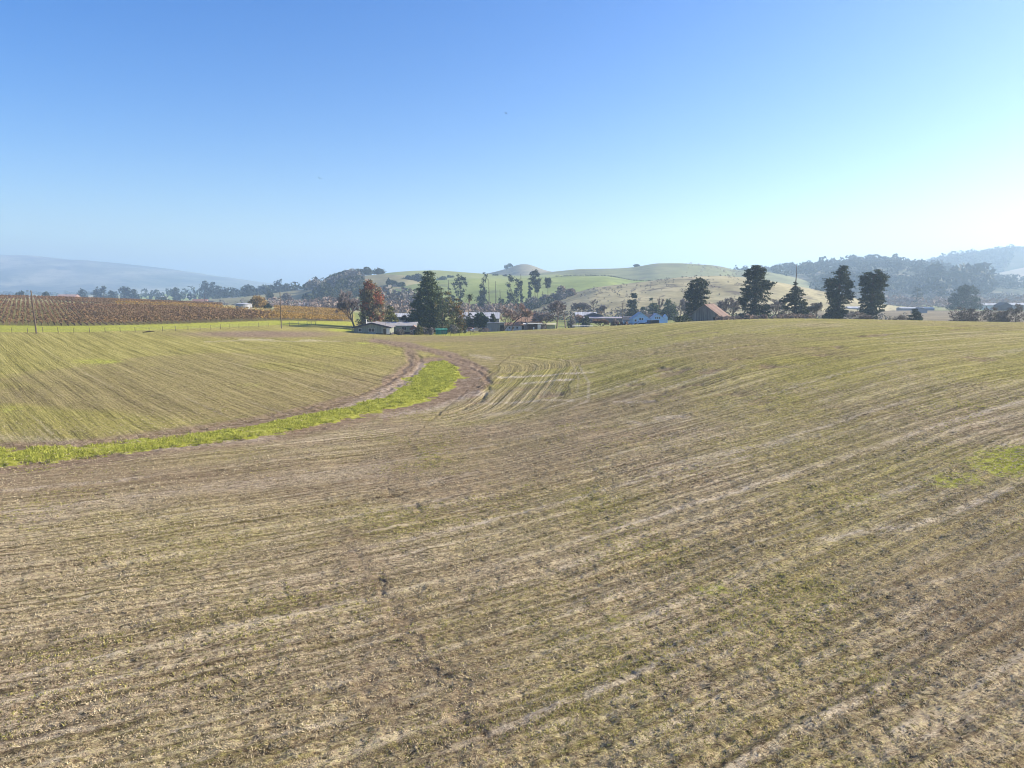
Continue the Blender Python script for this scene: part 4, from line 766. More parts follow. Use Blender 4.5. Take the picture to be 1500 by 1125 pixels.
# ------------------------------------------------------------------ vineyard
VD = np.array([-0.56, 0.83]); VD /= np.linalg.norm(VD); VN = np.array([VD[1], -VD[0]])
def vine_zone(x, y):
    px, py = proj(x, y, ground_z(x, y))
    lo = np.interp(px, [-400,0,100,200,300,400,510,530], [477,476.5,477.5,476,473,469.5,471,473])     # near edge row
    gap = np.interp(px, [-400,0,120,200,300,400,470,510], [438,442,446,447.5,451,458,463,467])
    return px, py, (py < lo) & (y > 225) & (y < 470) & (px > -260) & (px < 512) & ~((py < gap-1.5) & (px > 325) & (px < 402)), np.abs(py-gap) < 1.1, py < gap
post_m = simple('vine_post', (0.17, 0.13, 0.10), (0.09, 0.07, 0.05)); rows_done = 0
o0 = np.array([-170.0, 235.0])
for k in range(-90, 115):
    s = np.arange(-120, 420, 1.15); base = np.array([-100.0, 240.0])+VN*k*1.8
    x = base[0]+VD[0]*s; y = base[1]+VD[1]*s
    px, py, ok, gp, farblk = vine_zone(x, y); ok = ok & ~gp
    if ok.sum() < 5: continue
    x = x[ok]; y = y[ok]; fb = farblk[ok]; pxx = px[ok]; z = ground_z(x, y); n = len(x)
    t = empty('vine_row', (float(x[0]), float(y[0]), float(z[0])), label='long straight row of reddish brown vines in the hillside vineyard', cat='vine row', group='rows of autumn vines in the hillside vineyard')
    L = 5; P = np.repeat(np.stack([x, y, z+1.3], 1), L, 0)+rng.normal(size=(n*L, 3))*np.array([0.30, 0.30, 0.26]); P -= np.array([x[0], y[0], z[0]])
    V, Fq = quads(P, 0.30, 0.9); yl = (pxx > 395+rng.normal(size=n)*14) | ((np.abs(py[ok]-np.interp(pxx, [120,200,300,400,510], [446,447.5,451,458,467])) < 2.4) & (pxx > 170))
    if yl.mean() > 0.6: t['label'] = 'short row of golden yellow vines at the tapering end of the vineyard'
    elif yl.mean() > 0.12: t['label'] = 'reddish brown vine row with golden vines along its far end'
    ob = mk('foliage', V, Fq, [LEAF_VINE, LEAF_VINEY], t); ob['kind'] = 'stuff'
    ob.data.polygons.foreach_set('material_index', np.repeat(yl.astype(np.int32), L)); ob.data.update()
    q = np.arange(0, n, 1); X = x[q]-x[0]; Yq = y[q]-y[0]; Zq = z[q]-z[0]; r = 0.06; V = []
    for dx, dy, dz in ((-r,0,-.05),(r,0,-.05),(0,r*1.6,-.05),(0,0,1.5)): V.append(np.stack([X+dx, Yq+dy, Zq+dz], 1))
    V = np.stack(V, 1).reshape(-1, 3); b_ = np.arange(len(q))*4; Fq = np.concatenate([np.stack([b_, b_+1, b_+3], 1), np.stack([b_+1, b_+2, b_+3], 1), np.stack([b_+2, b_, b_+3], 1)])
    mk('trunks', V, Fq, post_m, t)['kind'] = 'stuff'; rows_done += 1

# ------------------------------------------------------------------ buildings
GLASS = simple('dark_window_glass', (0.03, 0.035, 0.04), (0.015, 0.018, 0.02), 1, 0.15, spec=0.6)
TRIM = simple('white_trim', (0.62, 0.62, 0.60), (0.5, 0.5, 0.48), 2)
SIDING = striped('pale_green_siding', (0.26, 0.285, 0.24), (0.15, 0.17, 0.145), 0.41)
ROOF_L = simple('lavender_grey_roofing', (0.235, 0.23, 0.25), (0.14, 0.135, 0.15), 1.4)
ROOF_METAL = striped('pale_metal_roofing', (0.50, 0.52, 0.56), (0.30, 0.315, 0.345), 0.9, rough=0.45)
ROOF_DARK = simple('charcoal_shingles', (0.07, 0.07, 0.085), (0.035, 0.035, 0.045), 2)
RUST = striped('rusty_corrugated_roofing', (0.40, 0.255, 0.215), (0.19, 0.105, 0.085), 0.62, axis=0, depth=0.04, rough=0.8)
BARNWOOD = striped('weathered_barn_boards', (0.27, 0.24, 0.205), (0.12, 0.105, 0.09), 0.33, axis=0, depth=0.03)
BLUE = striped('light_blue_siding', (0.36, 0.55, 0.78), (0.28, 0.44, 0.66), 0.3, axis=2)
WHITE = simple('white_paint', (0.72, 0.72, 0.70), (0.55, 0.55, 0.53), 1.5)
GREY = simple('grey_panel', (0.26, 0.27, 0.29), (0.17, 0.175, 0.19), 1.5)
BRICK = simple('rosy_brown_wood', (0.24, 0.15, 0.12), (0.13, 0.08, 0.06), 3)
TEAL = striped('teal_sheet', (0.045, 0.24, 0.20), (0.025, 0.13, 0.11), 0.35)
DARK = simple('dark_opening', (0.02, 0.02, 0.022), (0.012, 0.012, 0.014))
def gable(mb_wall, mb_roof, w, d, hw, hr, over=0.4, th=0.14, ridge='y', cx=0, cy=0):
    """gabled volume; ridge along y: gable faces the camera. slopes start at +-w/2"""
    if ridge == 'y':
        P = lambda a, b, z: (cx+a, cy+b, z); W, Dp = w, d
    else:
        P = lambda a, b, z: (cx+b, cy-a, z); W, Dp = d, w
    a, b = W/2, Dp/2
    V = [P(-a,-b,-0.6),P(a,-b,-0.6),P(a,-b,hw),P(0,-b,hw+hr),P(-a,-b,hw),P(-a,b,-0.6),P(a,b,-0.6),P(a,b,hw),P(0,b,hw+hr),P(-a,b,hw)]
    mb_wall.add(V, [(0,1,2,3,4),(6,5,9,8,7),(1,6,7,2),(5,0,4,9)])
    s = hr/a; ea = a+over; eb = b+over; ze = hw-s*over
    for sg in (-1, 1):
        q = [P(sg*ea,-eb,ze+.02),P(0,-eb,hw+hr+.02),P(0,eb,hw+hr+.02),P(sg*ea,eb,ze+.02)]; q2 = [(x_,y_,z_+th) for x_, y_, z_ in q]
        mb_roof.add(q+q2, [(0,1,2,3),(7,6,5,4),(0,4,5,1),(1,5,6,2),(2,6,7,3),(3,7,4,0)])
def window(parent, x, y, z, w, h, ax='y', frame=TRIM, mull=True):
    """window standing 3 cm proud of a wall whose outside normal is -y (ax y) or +-x"""
    m = MB(); t = 0.09; d = 0.06
    def bx(mm, u0, u1, v0, v1, e0, e1):
        if ax == 'y': mm.box(x+u0, x+u1, y-e1, y-e0, z+v0, z+v1)
        else:
            sg = 1 if ax == 'x' else -1; a0, a1 = sorted((x+sg*e0, x+sg*e1)); mm.box(a0, a1, y+u0, y+u1, z+v0, z+v1)
    bx(m, -w/2, w/2, -t, 0, 0.0, d); bx(m, -w/2, w/2, h, h+t, 0.0, d); bx(m, -w/2-t, -w/2, -t, h+t, 0.0, d); bx(m, w/2, w/2+t, -t, h+t, 0.0, d)
    if mull: bx(m, -0.03, 0.03, 0, h, 0.025, d)
    f = m.build('window', frame, parent); m = MB(); bx(m, -w/2, w/2, 0, h, 0.0, 0.022); m.build('pane', GLASS, f); return f
def door(parent, x, y, z, w, h, m_=None):
    m = MB(); m.box(x-w/2, x+w/2, y-0.05, y, z, z+h); d_ = m.build('door', m_ or DARK, parent)
    m = MB(); m.box(x-w/2-.08, x-w/2, y-0.07, y, z, z+h+.08); m.box(x+w/2, x+w/2+.08, y-0.07, y, z, z+h+.08); m.box(x-w/2, x+w/2, y-0.07, y, z+h, z+h+.08); m.build('door_frame', TRIM, d_); return d_
def at(px, Y): 
    x = (px-750)/F*(Y*CP+6*SP); return float(x), float(Y), float(ground_z(x, Y))
# low farmhouse
x0, Y0, z0 = at(548, 243)
t = empty('farmhouse', (x0, Y0, z0-0.1), 0, label='low pale green farmhouse with a wide shallow gable and dark eaves', cat='house')
w1, r1 = MB(), MB(); gable(w1, r1, 12.0, 9.0, 2.5, 1.45, 0.6); w1.build('wall', SIDING, t); r1.build('roof', ROOF_L, t)
m = MB()
for sg in (-1, 1): m.add([(0,-5.12,3.62),(0,-5.12,4.14),(sg*6.65,-5.12,2.57),(sg*6.65,-5.12,2.09),(0,-5.2,3.62),(0,-5.2,4.14),(sg*6.65,-5.2,2.57),(sg*6.65,-5.2,2.09)], [(0,1,2,3),(7,6,5,4),(0,4,5,1),(1,5,6,2),(2,6,7,3),(3,7,4,0)])
m.build('eaves_board', ROOF_DARK, t)
window(t, -0.2, -4.5, 1.0, 2.0, 1.1); door(t, 4.2, -4.5, 0.05, 0.95, 2.0, GLASS); window(t, -4.0, -4.5, 1.1, 1.0, 0.9)
m = MB(); m.box(-6.03, 6.03, -4.53, 4.4, -0.5, 0.45); m.box(-3.73, 13.33, 4.47, 11.6, -0.5, 0.42); m.build('shade_band', ROOF_DARK, t)  # dark band painting the line of shade along the foot of the house
m = MB(); m.box(-2.2, 1.2, -6.0, -4.55, 0.0, 0.3); m.box(-2.2, 1.2, -5.2, -4.55, 0.3, 0.5); m.build('porch_step', simple('concrete', (0.35,0.35,0.34)), t)
m = MB(); m.box(4.85, 5.9, -4.62, -4.5, 0.2, 2.2); m.build('door_panel', WHITE, t)
m = MB(); m.tube([(-2.6,-1,3.3),(-2.6,-1,4.9)], 0.16, 8); m.tube([(-2.6,-1,4.9),(-2.6,-1,5.0)], 0.24, 8); m.build('chimney_pipe', WHITE, t)
w2, r2 = MB(), MB(); gable(w2, r2, 17.0, 7.0, 2.6, 1.0, 0.45, ridge='x', cx=4.8, cy=8.05); w2.build('rear_wing_wall', striped('pale_green_siding_wing', (0.31,0.36,0.28), (0.19,0.225,0.18), 0.41), t); r2.build('rear_wing_roof', simple('pale_roofing', (0.37,0.37,0.375), (0.24,0.24,0.25), 1.2), t)
window(t, 9.4, 4.55, 1.1, 1.5, 1.0); window(t, 12.3, 4.55, 1.3, 0.7, 0.7, mull=False)
# little brown pump house beside it
x0, Y0, z0 = at(606, 245); t = empty('garden_shed', (x0, Y0, z0-0.05), 0, label='small brown hip roofed hut at the end of the farmhouse', cat='shed')
w1, r1 = MB(), MB(); gable(w1, r1, 2.6, 2.6, 2.1, 1.1, 0.3); w1.build('wall', BRICK, t); r1.build('roof', simple('brown_roofing', (0.26,0.19,0.17)), t); door(t, 0.3, -1.3, 0.0, 0.8, 1.8)
window(t, -0.75, -1.3, 1.0, 0.5, 0.5, mull=False)
# teal shed
x0, Y0, z0 = at(646, 243); t = empty('teal_shed', (x0, Y0, z0-0.05), 0.15, label='small teal green metal shed beside the tall conifer', cat='shed')
m = MB(); m.box(-1.9, 1.9, -1.2, 1.2, 0, 1.7); m.build('wall', TEAL, t); m = MB(); m.add([(-2.05,-1.35,1.7),(2.05,-1.35,1.7),(2.05,1.35,1.95),(-2.05,1.35,1.95),(-2.05,-1.35,1.78),(2.05,-1.35,1.78),(2.05,1.35,2.03),(-2.05,1.35,2.03)], [(0,3,2,1),(4,5,6,7),(0,1,5,4),(1,2,6,5),(2,3,7,6),(3,0,4,7)]); m.build('roof', TEAL, t)
m = MB(); m.box(0.2, 1.2, -1.26, -1.2, 0.05, 1.6); m.build('door', simple('dark_teal', (0.03,0.14,0.12)), t)
# metal roofed sheds behind
def shed(px, Y, w, d, hw, hr, wall, roof, label, name='shed', cat='shed', ridge='x', rz=0.0, doors=(), wins=(), dz=0.0, sink=0.1):
    x, y, z = at(px, Y); t = empty(name, (x, y, z-sink+dz), rz, label=label, cat=cat); a, b = MB(), MB(); gable(a, b, w, d, hw, hr, 0.35, ridge=ridge)
    a.build('wall', wall, t); b.build('roof', roof, t)
    for q in doors: door(t, q[0], -d/2, 0.02, q[1], q[2], q[3] if len(q) > 3 else None)
    for q in wins: window(t, q[0], -d/2, q[1], q[2], q[3], mull=False)
    return t
shed(596, 300, 9, 7, 4.6, 1.2, GREY, ROOF_METAL, 'shed with a pale metal roof glimpsed behind the dark round bush', doors=[(0,2,2.4)])
t = shed(702, 318, 18, 10, 4.4, 2.4, GREY, ROOF_METAL, 'long barn with a bright pale metal roof behind the dark round tree', 'barn', 'barn', doors=[(-4,3,3),(5,2.4,2.6)], wins=[(0,1.5,1.2,1)])
x0, Y0, z0 = at(727, 270); t = empty('corrugated_wall_shed', (x0, Y0, z0-0.1), 0, label='flat grey corrugated shed beside the twin stemmed leafless tree', cat='shed')
m = MB(); m.box(-3.3, 3.0, -2, 2, 0, 3.3); m.build('wall', striped('grey_corrugated', (0.30,0.31,0.33), (0.21,0.215,0.23), 0.3), t); m = MB(); m.box(-3.5, 3.2, -2.2, 2.2, 3.3, 3.45); m.build('roof', GREY, t); m = MB(); m.box(1.5, 2.9, -2.06, -2.0, 0.05, 2.6); m.build('door', DARK, t)
shed(693, 300, 4.2, 3.5, 2.4, 1.3, TRIM, ROOF_L, 'little white gabled hut in the cluttered yard under the barn roof', 'garden_hut', 'hut', ridge='y', wins=[(-0.9,1.1,0.7,0.8),(0.9,1.1,0.7,0.8)])
shed(752, 285, 6.5, 4.5, 2.3, 0.9, WHITE, BRICK, 'low white walled hut seen behind the broad rosy leafless tree', wins=[(-1.5,1,0.6,0.7),(0,1,0.6,0.7),(1.5,1,0.6,0.7)])
shed(771, 300, 9, 6, 3.4, 2.0, BRICK, simple('ochre_roofing', (0.36,0.24,0.16), (0.24,0.15,0.10)), 'brown wooden barn with an ochre roof behind the small sheds', 'barn', 'barn', doors=[(-1.2,1.6,2.3)])
t = shed(774, 274, 3.4, 3, 2.4, 0.35, simple('pinkish_board', (0.40,0.32,0.28), (0.28,0.21,0.18)), WHITE, 'small pinkish board shed adjoining the open fronted shed', ridge='x', wins=[(0.4,1.1,0.7,0.7)])
x0, Y0, z0 = at(783.5, 271); t = empty('open_fronted_shed', (x0, Y0, z0-0.05), 0, label='open fronted shed with a flat white roof and dark bay', cat='shed')
m = MB(); m.box(-2.4, 2.4, 1.3, 1.5, 0, 2.4); m.box(-2.4, -2.25, -1.5, 1.3, 0, 2.4); m.box(2.25, 2.4, -1.5, 1.3, 0, 2.4); m.build('wall', BRICK, t); m = MB(); m.box(-2.8, 2.8, -1.9, 1.8, 2.4, 2.6); m.build('roof', WHITE, t)
m = MB(); m.box(1.0, 2.2, -1.6, -1.5, 0, 2.2); m.build('door', WHITE, t); m = MB(); m.box(-0.7, -0.2, -1.5, -1.1, 0, 1.2); m.build('crate', WHITE, t)
shed(801, 300, 7, 3, 1.9, 0.5, simple('cream_panel', (0.48,0.48,0.34), (0.33,0.33,0.22)), simple('cream_roof', (0.52,0.52,0.38)), 'low cream fence-high lean-to beside the open fronted shed')
# white-roofed sheds and long building
shed(858, 380, 11, 8, 3.4, 1.6, GREY, ROOF_METAL, 'farm shed with a bright white roof below the grey leafless clump', doors=[(-2,2.2,2.4)])
shed(870, 372, 9, 7, 3.5, 1.5, ROOF_DARK, ROOF_DARK, 'dark gabled shed attached beside the bright white roof', ridge='y')
t = shed(890, 368, 25, 6, 2.4, 0.6, simple('purplish_board', (0.17,0.14,0.15), (0.10,0.085,0.095)), simple('lilac_roofing', (0.38,0.36,0.40), (0.28,0.26,0.30)), 'long low purplish grey shed beside the small white cottage', 'long_shed', 'shed', doors=[(-6,2,2.0),(4,2,2.0)])
shed(920, 345, 4.6, 4.5, 2.1, 1.3, WHITE, ROOF_DARK, 'small white cottage with a dark roof next to the blue house', 'cottage', 'cottage', ridge='x', wins=[(-0.9,0.9,0.8,0.7),(1.1,0.9,0.6,0.7)])
# light blue house
x0, Y0, z0 = at(949, 338); t = empty('blue_house', (x0, Y0, z0-0.2), 0, label='light blue house with two front gables and pale roofs', cat='house')
w1, r1 = MB(), MB(); gable(w1, r1, 8.4, 8, 2.6, 3.0, 0.35, cx=-3.6); gable(w1, r1, 6.6, 8, 2.9, 2.1, 0.35, cx=4.1, cy=0.3); w1.build('wall', BLUE, t); r1.build('roof', simple('pale_shingles', (0.42,0.44,0.50), (0.30,0.32,0.37)), t)
w1, r1 = MB(), MB(); gable(w1, r1, 7, 5, 3.0, 1.6, 0.2, ridge='x', cx=1.0, cy=2.5); w1.build('rear_wall', BLUE, t); r1.build('rear_roof', ROOF_DARK, t)
for xx in (-4.2, -3.1): window(t, xx, -4.0, 2.2, 0.7, 0.9, mull=False)
for xx in (-6.3,): window(t, xx, -4.0, 1.5, 0.8, 0.9, mull=False)
for xx in (3.2, 4.1, 5.0): window(t, xx, -3.7, 2.7, 0.5, 0.9, mull=False)
w1, r1 = MB(), MB(); gable(w1, r1, 1.9, 3, 3.2, 1.3, 0.15, cx=8.5, cy=1.0); w1.build('dormer_wall', BLUE, t); r1.build('dormer_roof', BLUE, t)
m = MB(); m.box(-6, 7, -6.4, -4.05, -0.5, 0.6); m.build('porch', BLUE, t)
door(t, 0.3, -4.05, 0.7, 0.9, 2.0, BLUE)
# old barn with a rusty roof
x0, Y0, z0 = at(1036, 236); t = empty('old_barn', (x0+0.6, Y0, z0-0.5), math.radians(-33), label='old weathered wooden barn with a rusty red metal roof', cat='barn')
w1, r1 = MB(), MB(); gable(w1, r1, 11.0, 9.4, 2.9, 3.85, 0.4, 0.12); w1.build('wall', BARNWOOD, t)
RUSTY = striped('rusty_corrugated_roofing_y', (0.235, 0.175, 0.155), (0.10, 0.068, 0.06), 0.6, axis=1, depth=0.04); r1.build('roof', RUSTY, t)
m = MB(); m.box(-0.16, 0.16, -5.1, 5.1, 6.86, 6.95); m.build('ridge_cap', RUSTY, t)
m = MB(); m.box(3.0, 3.9, -4.77, -4.7, 0.0, 2.7); m.build('door', DARK, t)
m = MB(); m.box(5.5, 5.54, -4.2, 4.2, 0.2, 2.35); m.build('side_opening', DARK, t)
for yy in (-3.9, -1.3, 1.3, 3.9):
    m = MB(); m.box(5.55, 5.72, yy-0.09, yy+0.09, -0.2, 2.6); m.build('post', BARNWOOD, t)
m = MB(); m.box(-4.2, -1.8, -4.76, -4.7, 0.0, 2.3); m.build('barn_door', BARNWOOD, t)
# lean-to beside the barn
m = MB(); m.add([(-3.0,-4.6,1.2),(5.6,-6.0,0.9),(5.6,-5.8,1.05),(-3.0,-4.4,1.35),(-3.0,-4.6,-0.3),(5.6,-6.0,-0.3),(5.6,-5.8,-0.3),(-3.0,-4.4,-0.3)], [(0,1,2,3),(0,4,5,1),(1,5,6,2),(2,6,7,3),(3,7,4,0)]); m.build('board_rail', BARNWOOD, t)
# far sheds in the eastern valley
shed(1250, 520, 9, 6, 2.6, 1.0, GREY, ROOF_METAL, 'white roofed shed seen in the gap between the last two cypresses')
shed(1348, 470, 7, 6, 2.0, 1.6, simple('blue_grey_wall', (0.22,0.25,0.30)), simple('blue_grey_roof', (0.13,0.15,0.19)), 'small blue grey gabled shed on the pale meadow', ridge='y')
shed(1342, 560, 26, 7, 1.8, 0.7, GREY, ROOF_METAL, 'long low white roofed shed behind the pale meadow', 'long_shed', 'shed')
shed(1448, 560, 12, 6, 3.0, 1.4, WHITE, ROOF_METAL, 'white valley house beside the dome shaped oak', 'valley_house', 'house', wins=[(-3,1.2,1,1),(3,1.2,1,1)], dz=1)
shed(1470, 520, 9, 7, 3.0, 2.2, ROOF_DARK, ROOF_DARK, 'dark gabled valley shed beside the white valley house', ridge='y', dz=1)
shed(1492, 560, 26, 8, 3.4, 1.4, simple('lilac_wall', (0.33,0.30,0.30)), ROOF_METAL, 'long white roofed valley barn past the dark gabled shed', 'long_shed', 'barn', dz=1)
shed(1388, 1150, 16, 10, 5, 3, WHITE, ROOF_METAL, 'tiny white house lost in the hazy slope woods', 'valley_house', 'house', dz=0)
shed(100, 1000, 26, 12, 6, 3, simple('faded_red_wall', (0.30,0.20,0.17)), simple('faded_red_roof', (0.38,0.25,0.21)), 'faded red roofed farm building beyond the vineyard crest', 'farm_building', 'building', dz=4)
shed(293, 700, 14, 8, 5, 3, simple('faded_red_wall', (0.32,0.16,0.12)), simple('pump_roof', (0.34,0.20,0.15)), 'brownish roofed pump house beyond the far vines', 'pump_house', 'shed', dz=2)
shed(306, 690, 9, 7, 4.5, 1.5, WHITE, ROOF_DARK, 'white pump shed with a dark roof beyond the far vines', 'pump_shed', 'shed', dz=2)
for i, (px, Y, w_, lab) in enumerate([(238,1500,16,'tiny white farmhouse beside the pale valley field'),(341,1250,20,'tiny pale house below the square topped skyline tree'),(414,1150,14,'tiny white house under the tall rounded eucalyptus'),(276,1550,22,'tiny long white shed among the valley trees'),(446,620,10,'pale little hut on the bank behind the leafless brush')]):
    shed(px, Y, w_, 8, 4, 2.4, WHITE, ROOF_METAL, lab, 'valley_house', 'house')
# water tank
x0, Y0 = at(357, 395)[:2]; z0 = float(ground_z(x0, Y0)); t = empty('water_tank', (x0, Y0, z0-0.1), 0, label='squat grey corrugated water tank at the edge of the vineyard', cat='water tank')
TANK = striped('galvanised_sheet', (0.38,0.40,0.43), (0.26,0.275,0.30), 0.5, axis=2, depth=0.05, rough=0.5)
_, zt = ray(357, 443.5, Y0); th_ = float(zt)-z0
def lathe(prof, n=28):
    V = []; Fc = []
    for r, z in prof:
        for j in range(n): V.append((r*math.cos(2*math.pi*j/n), r*math.sin(2*math.pi*j/n), z))
    for i in range(len(prof)-1):
        for j in range(n): Fc.append((i*n+j, i*n+(j+1) % n, (i+1)*n+(j+1) % n, (i+1)*n+j))
    m = MB(); m.add(V, Fc); return m
lathe([(4.3,0),(4.3,th_*0.5),(4.3,th_*0.82)]).build('tank_wall', TANK, t); lathe([(4.45,th_*0.82),(4.45,th_*0.86),(0.4,th_),(0.01,th_)]).build('tank_roof', ROOF_METAL, t)
m = MB(); m.tube([(4.5,-1,0),(4.5,-1,th_*0.86)], 0.05, 4); m.tube([(4.5,-1.4,0),(4.5,-1.4,th_*0.86)], 0.05, 4)
for k in range(8): m.tube([(4.5,-1.4,0.4*k+0.3),(4.5,-1,0.4*k+0.3)], 0.03, 4)
m.build('ladder', GREY, t)

# ------------------------------------------------------------------ poles and fences
POLE = simple('pole_wood', (0.13, 0.105, 0.085), (0.07, 0.055, 0.045), 3, stretch=(1, 1, 0.1)); FPOST = simple('fence_post_wood', (0.16, 0.13, 0.10), (0.08, 0.065, 0.05))
def pole(px, Y, top, label, r=0.17, arm=True, lean=0.0, lamp=False):
    x, zt = ray(px, top, Y); z = float(ground_z(x, Y)); h = float(zt)-z; t = empty('utility_pole', (float(x), Y, z), 0, label=label, cat='utility pole')
    MB().tube([(0,0,-0.3),(lean*0.5,0,h*0.5),(lean,0,h)], [r,r*0.85,r*0.65], 8).build('pole', POLE, t)
    if arm:
        MB().box(lean-0.7, lean+0.7, -0.28, -0.16, h-0.5, h-0.36).build('crossarm', POLE, t)
        for k in (-0.6, 0.6): MB().tube([(lean+k,-0.22,h-0.36),(lean+k,-0.22,h-0.18)], 0.05, 6).build('insulator', GREY, t)
    if lamp:
        MB().tube([(lean,0,h-0.25),(lean-0.7,0,h-0.1)], 0.04, 5).build('lamp_bracket', GREY, t); MB().box(lean-1.15, lean-0.6, -0.14, 0.14, h-0.2, h-0.02).build('lamp_head', GREY, t)
    return t, (float(x)+lean, Y, z+h)
p1, _ = pole(48, 190, 425.5, 'tall dark utility pole with a small lamp beside the wire fence', 0.2, arm=False, lean=-0.5, lamp=True)
p2, _ = pole(410, 236, 428, 'utility pole standing at the field corner near the yellow vines', 0.17, arm=False)
p3, _ = pole(299, 520, 430, 'thin distant utility pole above the pump sheds', 0.2, arm=True)
p4, _ = pole(565, 236, 472, 'short service mast in front of the low farmhouse', 0.07, arm=False)
p5, _ = pole(912, 325, 444, 'utility pole beside the small white cottage', 0.15)
p6, _ = pole(681.5, 262, 458, 'slim pole in the yard in front of the long barn', 0.08, arm=False)
def fence(pts, step, h, label, wires=3, rail=False, r=0.06, name='wire_fence', wr=0.012, braces=()):
    P = np.array(pts, float); L = np.r_[0, np.cumsum(np.hypot(*np.diff(P, axis=0).T))]; s = np.arange(0, L[-1]+0.01, step)
    X = np.interp(s, L, P[:, 0]); Y = np.interp(s, L, P[:, 1]); Z = surf_z(X, Y); t = empty(name, (X[0], Y[0], Z[0]), 0, label=label, cat='fence')
    rs = random.Random(len(s)); me = None
    for i in range(len(s)):
        hh = h*(0.9+0.2*rs.random()); o = MB().tube([(0,0,-0.35),(rs.gauss(0,.03),0,hh)], [r*(0.9+.3*rs.random()), r*0.85], 6).build('post', FPOST, t) if me is None or i % 7 == 0 else None
        if o is None: o = bpy.data.objects.new('post', me); COL.objects.link(o); o.parent = t; o.scale = (1, 1, hh/h)
        else: me = o.data
        o.location = (X[i]-X[0], Y[i]-Y[0], Z[i]-Z[0]); o.rotation_euler = (rs.gauss(0, .03), rs.gauss(0, .05), rs.random()*6)
    for k in range(wires):
        z = h*(0.92-0.28*k); MB().tube([(X[i]-X[0], Y[i]-Y[0], Z[i]-Z[0]+z) for i in range(len(s))], 0.04 if rail and k == 0 else wr, 4).build('rail' if rail and k == 0 else 'wire', GREY if not rail else FPOST, t)
    return t
FL = [hit(*p) for p in [(-120,488.5),(0,487.5),(100,487.5),(200,486.5),(240,485.5),(300,483.5),(350,480.5),(400,478.5)]]
fence(FL, 3.75, 1.35, 'long post and wire fence below the vineyard verge', 3, r=0.07)
fence([hit(424,477.5), hit(446,477.5)], 3.5, 1.5, 'short fence remnant beyond the field corner pole', 2, r=0.08)
fence([hit(450,477), hit(465,476)], 3.0, 1.5, 'small rail fence piece near the bare tree shadow', 2, rail=True, r=0.1)
fence([hit(646,491.5), hit(662,492.0), hit(690,491), hit(702,488.5)], 1.75, 1.45, 'thin wire fence round the sunny yard grass', 3, r=0.045, name='yard_fence')
fence([hit(703,488), hit(720,486.5), hit(745,486)], 1.9, 1.3, 'thin wire fence in tree shade behind the broad rosy tree', 3, r=0.045, name='yard_fence')
fence([hit(1075,469), hit(1100,468)], 2.0, 1.3, 'weathered posts beside the barn under the largest cypress', 2, r=0.07)
# power line from the first pole, leaving to the side
MB().tube([(-132-i*14, 190-0.2*i, float(ray(48, 447, 190)[1])-1.0*math.sin(i/9*math.pi)+i*0.02) for i in range(10)], 0.03, 4).build('overhead_cable', POLE)
tag(bpy.data.objects['overhead_cable'], 'thin black cable running from the lamp pole out of view', 'cable')

# ------------------------------------------------------------------ vehicles, machinery, birds
RUSTM = simple('rusty_iron', (0.13, 0.07, 0.05), (0.05, 0.03, 0.025), 4); TYRE = simple('tyre_rubber', (0.03, 0.03, 0.03), (0.018, 0.018, 0.018))
def wheel(parent, x, y, z, r, w=0.22):
    m = lathe([(r*0.55, -w/2), (r, -w/2*0.8), (r, w/2*0.8), (r*0.55, w/2)], 14); o = m.build('wheel', TYRE, parent); o.rotation_euler = (math.pi/2, 0, 0); o.location = (x, y, z)
    c = lathe([(0.01, -w*0.4), (r*0.55, -w*0.4), (r*0.55, w*0.4), (0.01, w*0.4)], 10).build('rim', GREY, o); return o
def implement(px, Y, label, v):
    x, y, z = at(px, Y); z = float(top_z(np.array([x]), np.array([y]))[0]); t = empty('farm_implement', (x, y, z), random.random(), label=label, cat='farm machine')
    m = MB(); m.box(-1.2, 1.2, -0.08, 0.08, 0.6, 0.75); m.box(-1.2, -1.05, -0.7, 0.7, 0.5, 0.7); m.box(0.9, 1.05, -0.7, 0.7, 0.5, 0.7)
    if v: m.box(-0.5, 0.3, -0.4, 0.4, 0.75, 1.5)
    else: m.tube([(0.8,0,0.7),(2.0,0,1.7)], 0.07, 5)
    m.build('frame', RUSTM, t)
    for sx in (-0.95, 0.95): wheel(t, sx, -0.75, 0.45, 0.45); wheel(t, sx, 0.75, 0.45, 0.45)
    MB().tube([(-1.2,0,0.65),(-2.3,0,0.3)], 0.06, 5).build('drawbar', RUSTM, t)
implement(905, 246, 'rusty farm implement, first of the row past the tawny shrub', 1)
implement(911, 247, 'low rusty implement, second of the row past the tawny shrub', 1)
implement(918, 247, 'rusty farm implement with a hopper, third of the row', 1)
implement(928, 248, 'rusty implement with a raised pole at the end of the row', 0)
